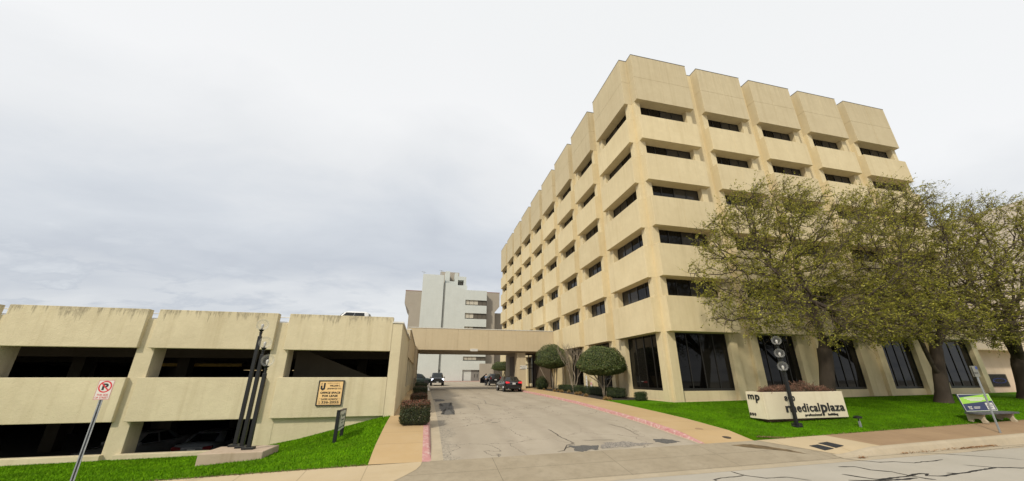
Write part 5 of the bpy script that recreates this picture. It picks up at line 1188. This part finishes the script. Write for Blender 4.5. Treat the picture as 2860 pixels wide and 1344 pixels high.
def truck(loc, rz, label, mat, lights, group=None):
    t = thing('pickup_truck', loc, label, 'pickup truck', group, rz)
    loft([(-2.95,.88,.55,1.10,0),(-2.90,.97,.50,1.16,0),(-1.4,1.0,.45,1.17,0),(0,1.0,.42,1.14,.02),(1.2,1.0,.42,1.14,.05),(1.9,.99,.42,1.14,.07),(2.6,.97,.45,1.10,.06),(2.86,.90,.50,1.02,.04),(2.92,.80,.55,.92,.02)], mat, 'body', t)
    cabin(t, mat, 1.30, .55, -1.10, -1.38, 1.14, 1.90, .90, .74, [(.07,.455),(.467,.88)])
    MB().box(-2.85,-1.5,-.80,.80,1.168,1.19).build('bed', 'trim', t)
    wheels(t, (1.85,-1.75), .99, .41); arch(t, (1.85,-1.75), .995, .41); mirror(t, 1.0, .96, 1.14, 'trim')
    MB().box(2.80,2.945,-.58,.58,.62,1.0).build('grille', 'trim', t, bevel=.02)
    for z in (.72,.82,.92): MB().box(2.94,2.955,-.56,.56,z-.012,z+.012).build('grille_bar', 'rim' if mat == 'white_paint' else 'trim', t)
    for s_ in (1,-1):
        MB().box(2.66,2.90,s_*.60,s_*.90,.76,1.0).build('headlight', lights, t, bevel=.03)
        MB().box(-2.97,-2.85,s_*.80,s_*.96,.72,1.10).build('tail_light', 'tail_off', t, bevel=.02)
    MB().box(2.80,2.99,-.92,.92,.42,.60).build('bumper', 'trim', t, bevel=.03); MB().box(2.99,3.0,-.16,.16,.45,.58).build('number_plate', 'number_plate', t)
    return t
H = R(90)
yc = 14.8+2.36
sedan((-6.85,yc,z_drive(-6.8,yc)), H+R(1), 'black sedan with lit red tail lamps parked by the right kerb at the portico', 'black_paint', 'tail')
truck((-13.40,36.6+2.9,z_drive_c(39.3)), -H, 'black pickup truck facing the street with headlights on beyond the portico', 'black_paint', 'beam')
suv((-4.72,35.4+2.3,z_drive_c(37.5)), H, 'black sport utility car with its left door open beyond the portico', 'black_paint', 'tail_off', True)
suv((-16.4,42.5,z_drive_c(42.5)), 0, 'dark green car turned sideways behind the left pier of the portico', 'green_paint', 'tail_off')
truck((-21.2,8.9,5.44), math.pi, 'white crew cab pickup parked on the garage roof deck', 'white_paint', 'lens')
sedan((-25.9,2.9,-1.5), H, 'silver grey sedan in the lower garage bay behind the lamp plinth', 'grey_paint', 'tail_off')
sedan((-29.3,2.6,-1.5), -H-R(20), 'pale grey sedan in shadow in the lower garage bay beside the pier', 'dull_paint', 'tail_off')
sedan((-22.9,3.4,-1.5), H, 'dark sedan in the lower garage bay mostly hidden by the three lamp posts', 'black_paint', 'tail_off')
sedan((-28.6,10.5,1.6), R(0), 'dark sedan in shadow on the upper garage deck behind the no parking sign', 'black_paint', 'tail_off')

# ------------------------------------------------------------------ person stepping out of the sport utility car
def person(loc, rz):
    skin = simple('skin', (.42,.25,.17), .6); shirt = simple('blue grey shirt', (.14,.20,.30), .8); trousers = simple('dark trousers', (.018,.018,.022), .8); hairm = simple('dark hair', (.012,.010,.008), .7)
    t = thing('person', loc, 'person in a blue grey shirt and dark trousers standing at the open car door', 'person', None, rz)
    J = [((0,0,.92),.115),((0,.01,1.08),.105),((0,.02,1.26),.125),((0,.015,1.42),.10),((0,.02,1.50),.050),((0,.035,1.56),.055),((0,.04,1.64),.090),((0,.04,1.74),.060),
         ((.17,.01,1.41),.058),((.23,.03,1.18),.044),((.20,.20,1.02),.034),((.19,.27,.99),.028),
         ((-.17,.01,1.41),.058),((-.24,.06,1.18),.044),((-.22,.26,1.10),.034),((-.21,.33,1.09),.028),
         ((.10,0,.86),.095),((.11,.03,.50),.066),((.12,-.01,.10),.042),((.13,.12,.04),.036),
         ((-.10,0,.86),.095),((-.11,-.02,.50),.066),((-.12,-.10,.10),.042),((-.13,.03,.04),.036)]
    E = [(0,1),(1,2),(2,3),(3,4),(4,5),(5,6),(6,7),(3,8),(8,9),(9,10),(10,11),(3,12),(12,13),(13,14),(14,15),(0,16),(16,17),(17,18),(18,19),(0,20),(20,21),(21,22),(22,23)]
    def skinned(name, ids, scale, mat, sub=2):
        mp = {i: k for k, i in enumerate(ids)}; me = bpy.data.meshes.new(name)
        me.from_pydata([J[i][0] for i in ids], [(mp[a], mp[b]) for a, b in E if a in mp and b in mp], []); o = bpy.data.objects.new(name, me); C.objects.link(o)
        sm = o.modifiers.new('skin', 'SKIN'); sm.use_smooth_shade = True; ss = o.modifiers.new('sub', 'SUBSURF'); ss.levels = sub; ss.render_levels = sub
        for k, i in enumerate(ids): me.skin_vertices[0].data[k].radius = (J[i][1]*scale, J[i][1]*scale*(.8 if i in (0,1,2,3) else 1)); me.skin_vertices[0].data[k].use_root = (k == 0)
        dg = bpy.context.evaluated_depsgraph_get(); m2 = bpy.data.meshes.new_from_object(o.evaluated_get(dg)); bpy.data.objects.remove(o)
        m2.materials.clear(); m2.materials.append(mat); o2 = bpy.data.objects.new(name, m2); C.objects.link(o2); o2.parent = t; return o2
    skinned('body', list(range(24)), 1.0, skin)
    skinned('shirt', [0,1,2,3,8,9,12,13], 1.16, shirt); skinned('trousers', [0,16,17,18,20,21,22], 1.18, trousers)
    h = MB().sphere((0,.03,1.685), (.092,.098,.105), 16, 12); h.v = [(x, min(y, .075) if z < 1.70 else y, z) for x, y, z in h.v]; h.v = [(x, y-.012, max(z, 1.60)) for x, y, z in h.v]; h.build('hair', hairm, t, smooth=True)
    f = MB().prism([(.125,1.62),(.150,1.585),(.125,1.585)], 'x', -.012, .012); f.build('nose', skin, t)
    for s_ in (1,-1): 
        MB().sphere((s_*.033,.122,1.64), .011, 8, 6).build('eye', 'ink', t); MB().box(s_*.13-.05,s_*.13+.05,-.06 if s_ < 0 else .02,.20 if s_ > 0 else .12,0,.08).build('shoe', 'trim', t, bevel=.02)
        for q in range(5):
            hx = s_*.20; hy = .29 if s_ > 0 else .35; hz = .985 if s_ > 0 else 1.085
            MB().tube([(hx-.03+.015*q,hy,hz),(hx-.032+.016*q,hy+.045,hz-.01),(hx-.032+.016*q,hy+.07-.006*abs(q-2),hz-.035)], [.009,.008,.006], 6).build('finger', skin, t)
    return t
person((-5.98,36.9,z_drive_c(37)), R(-35))
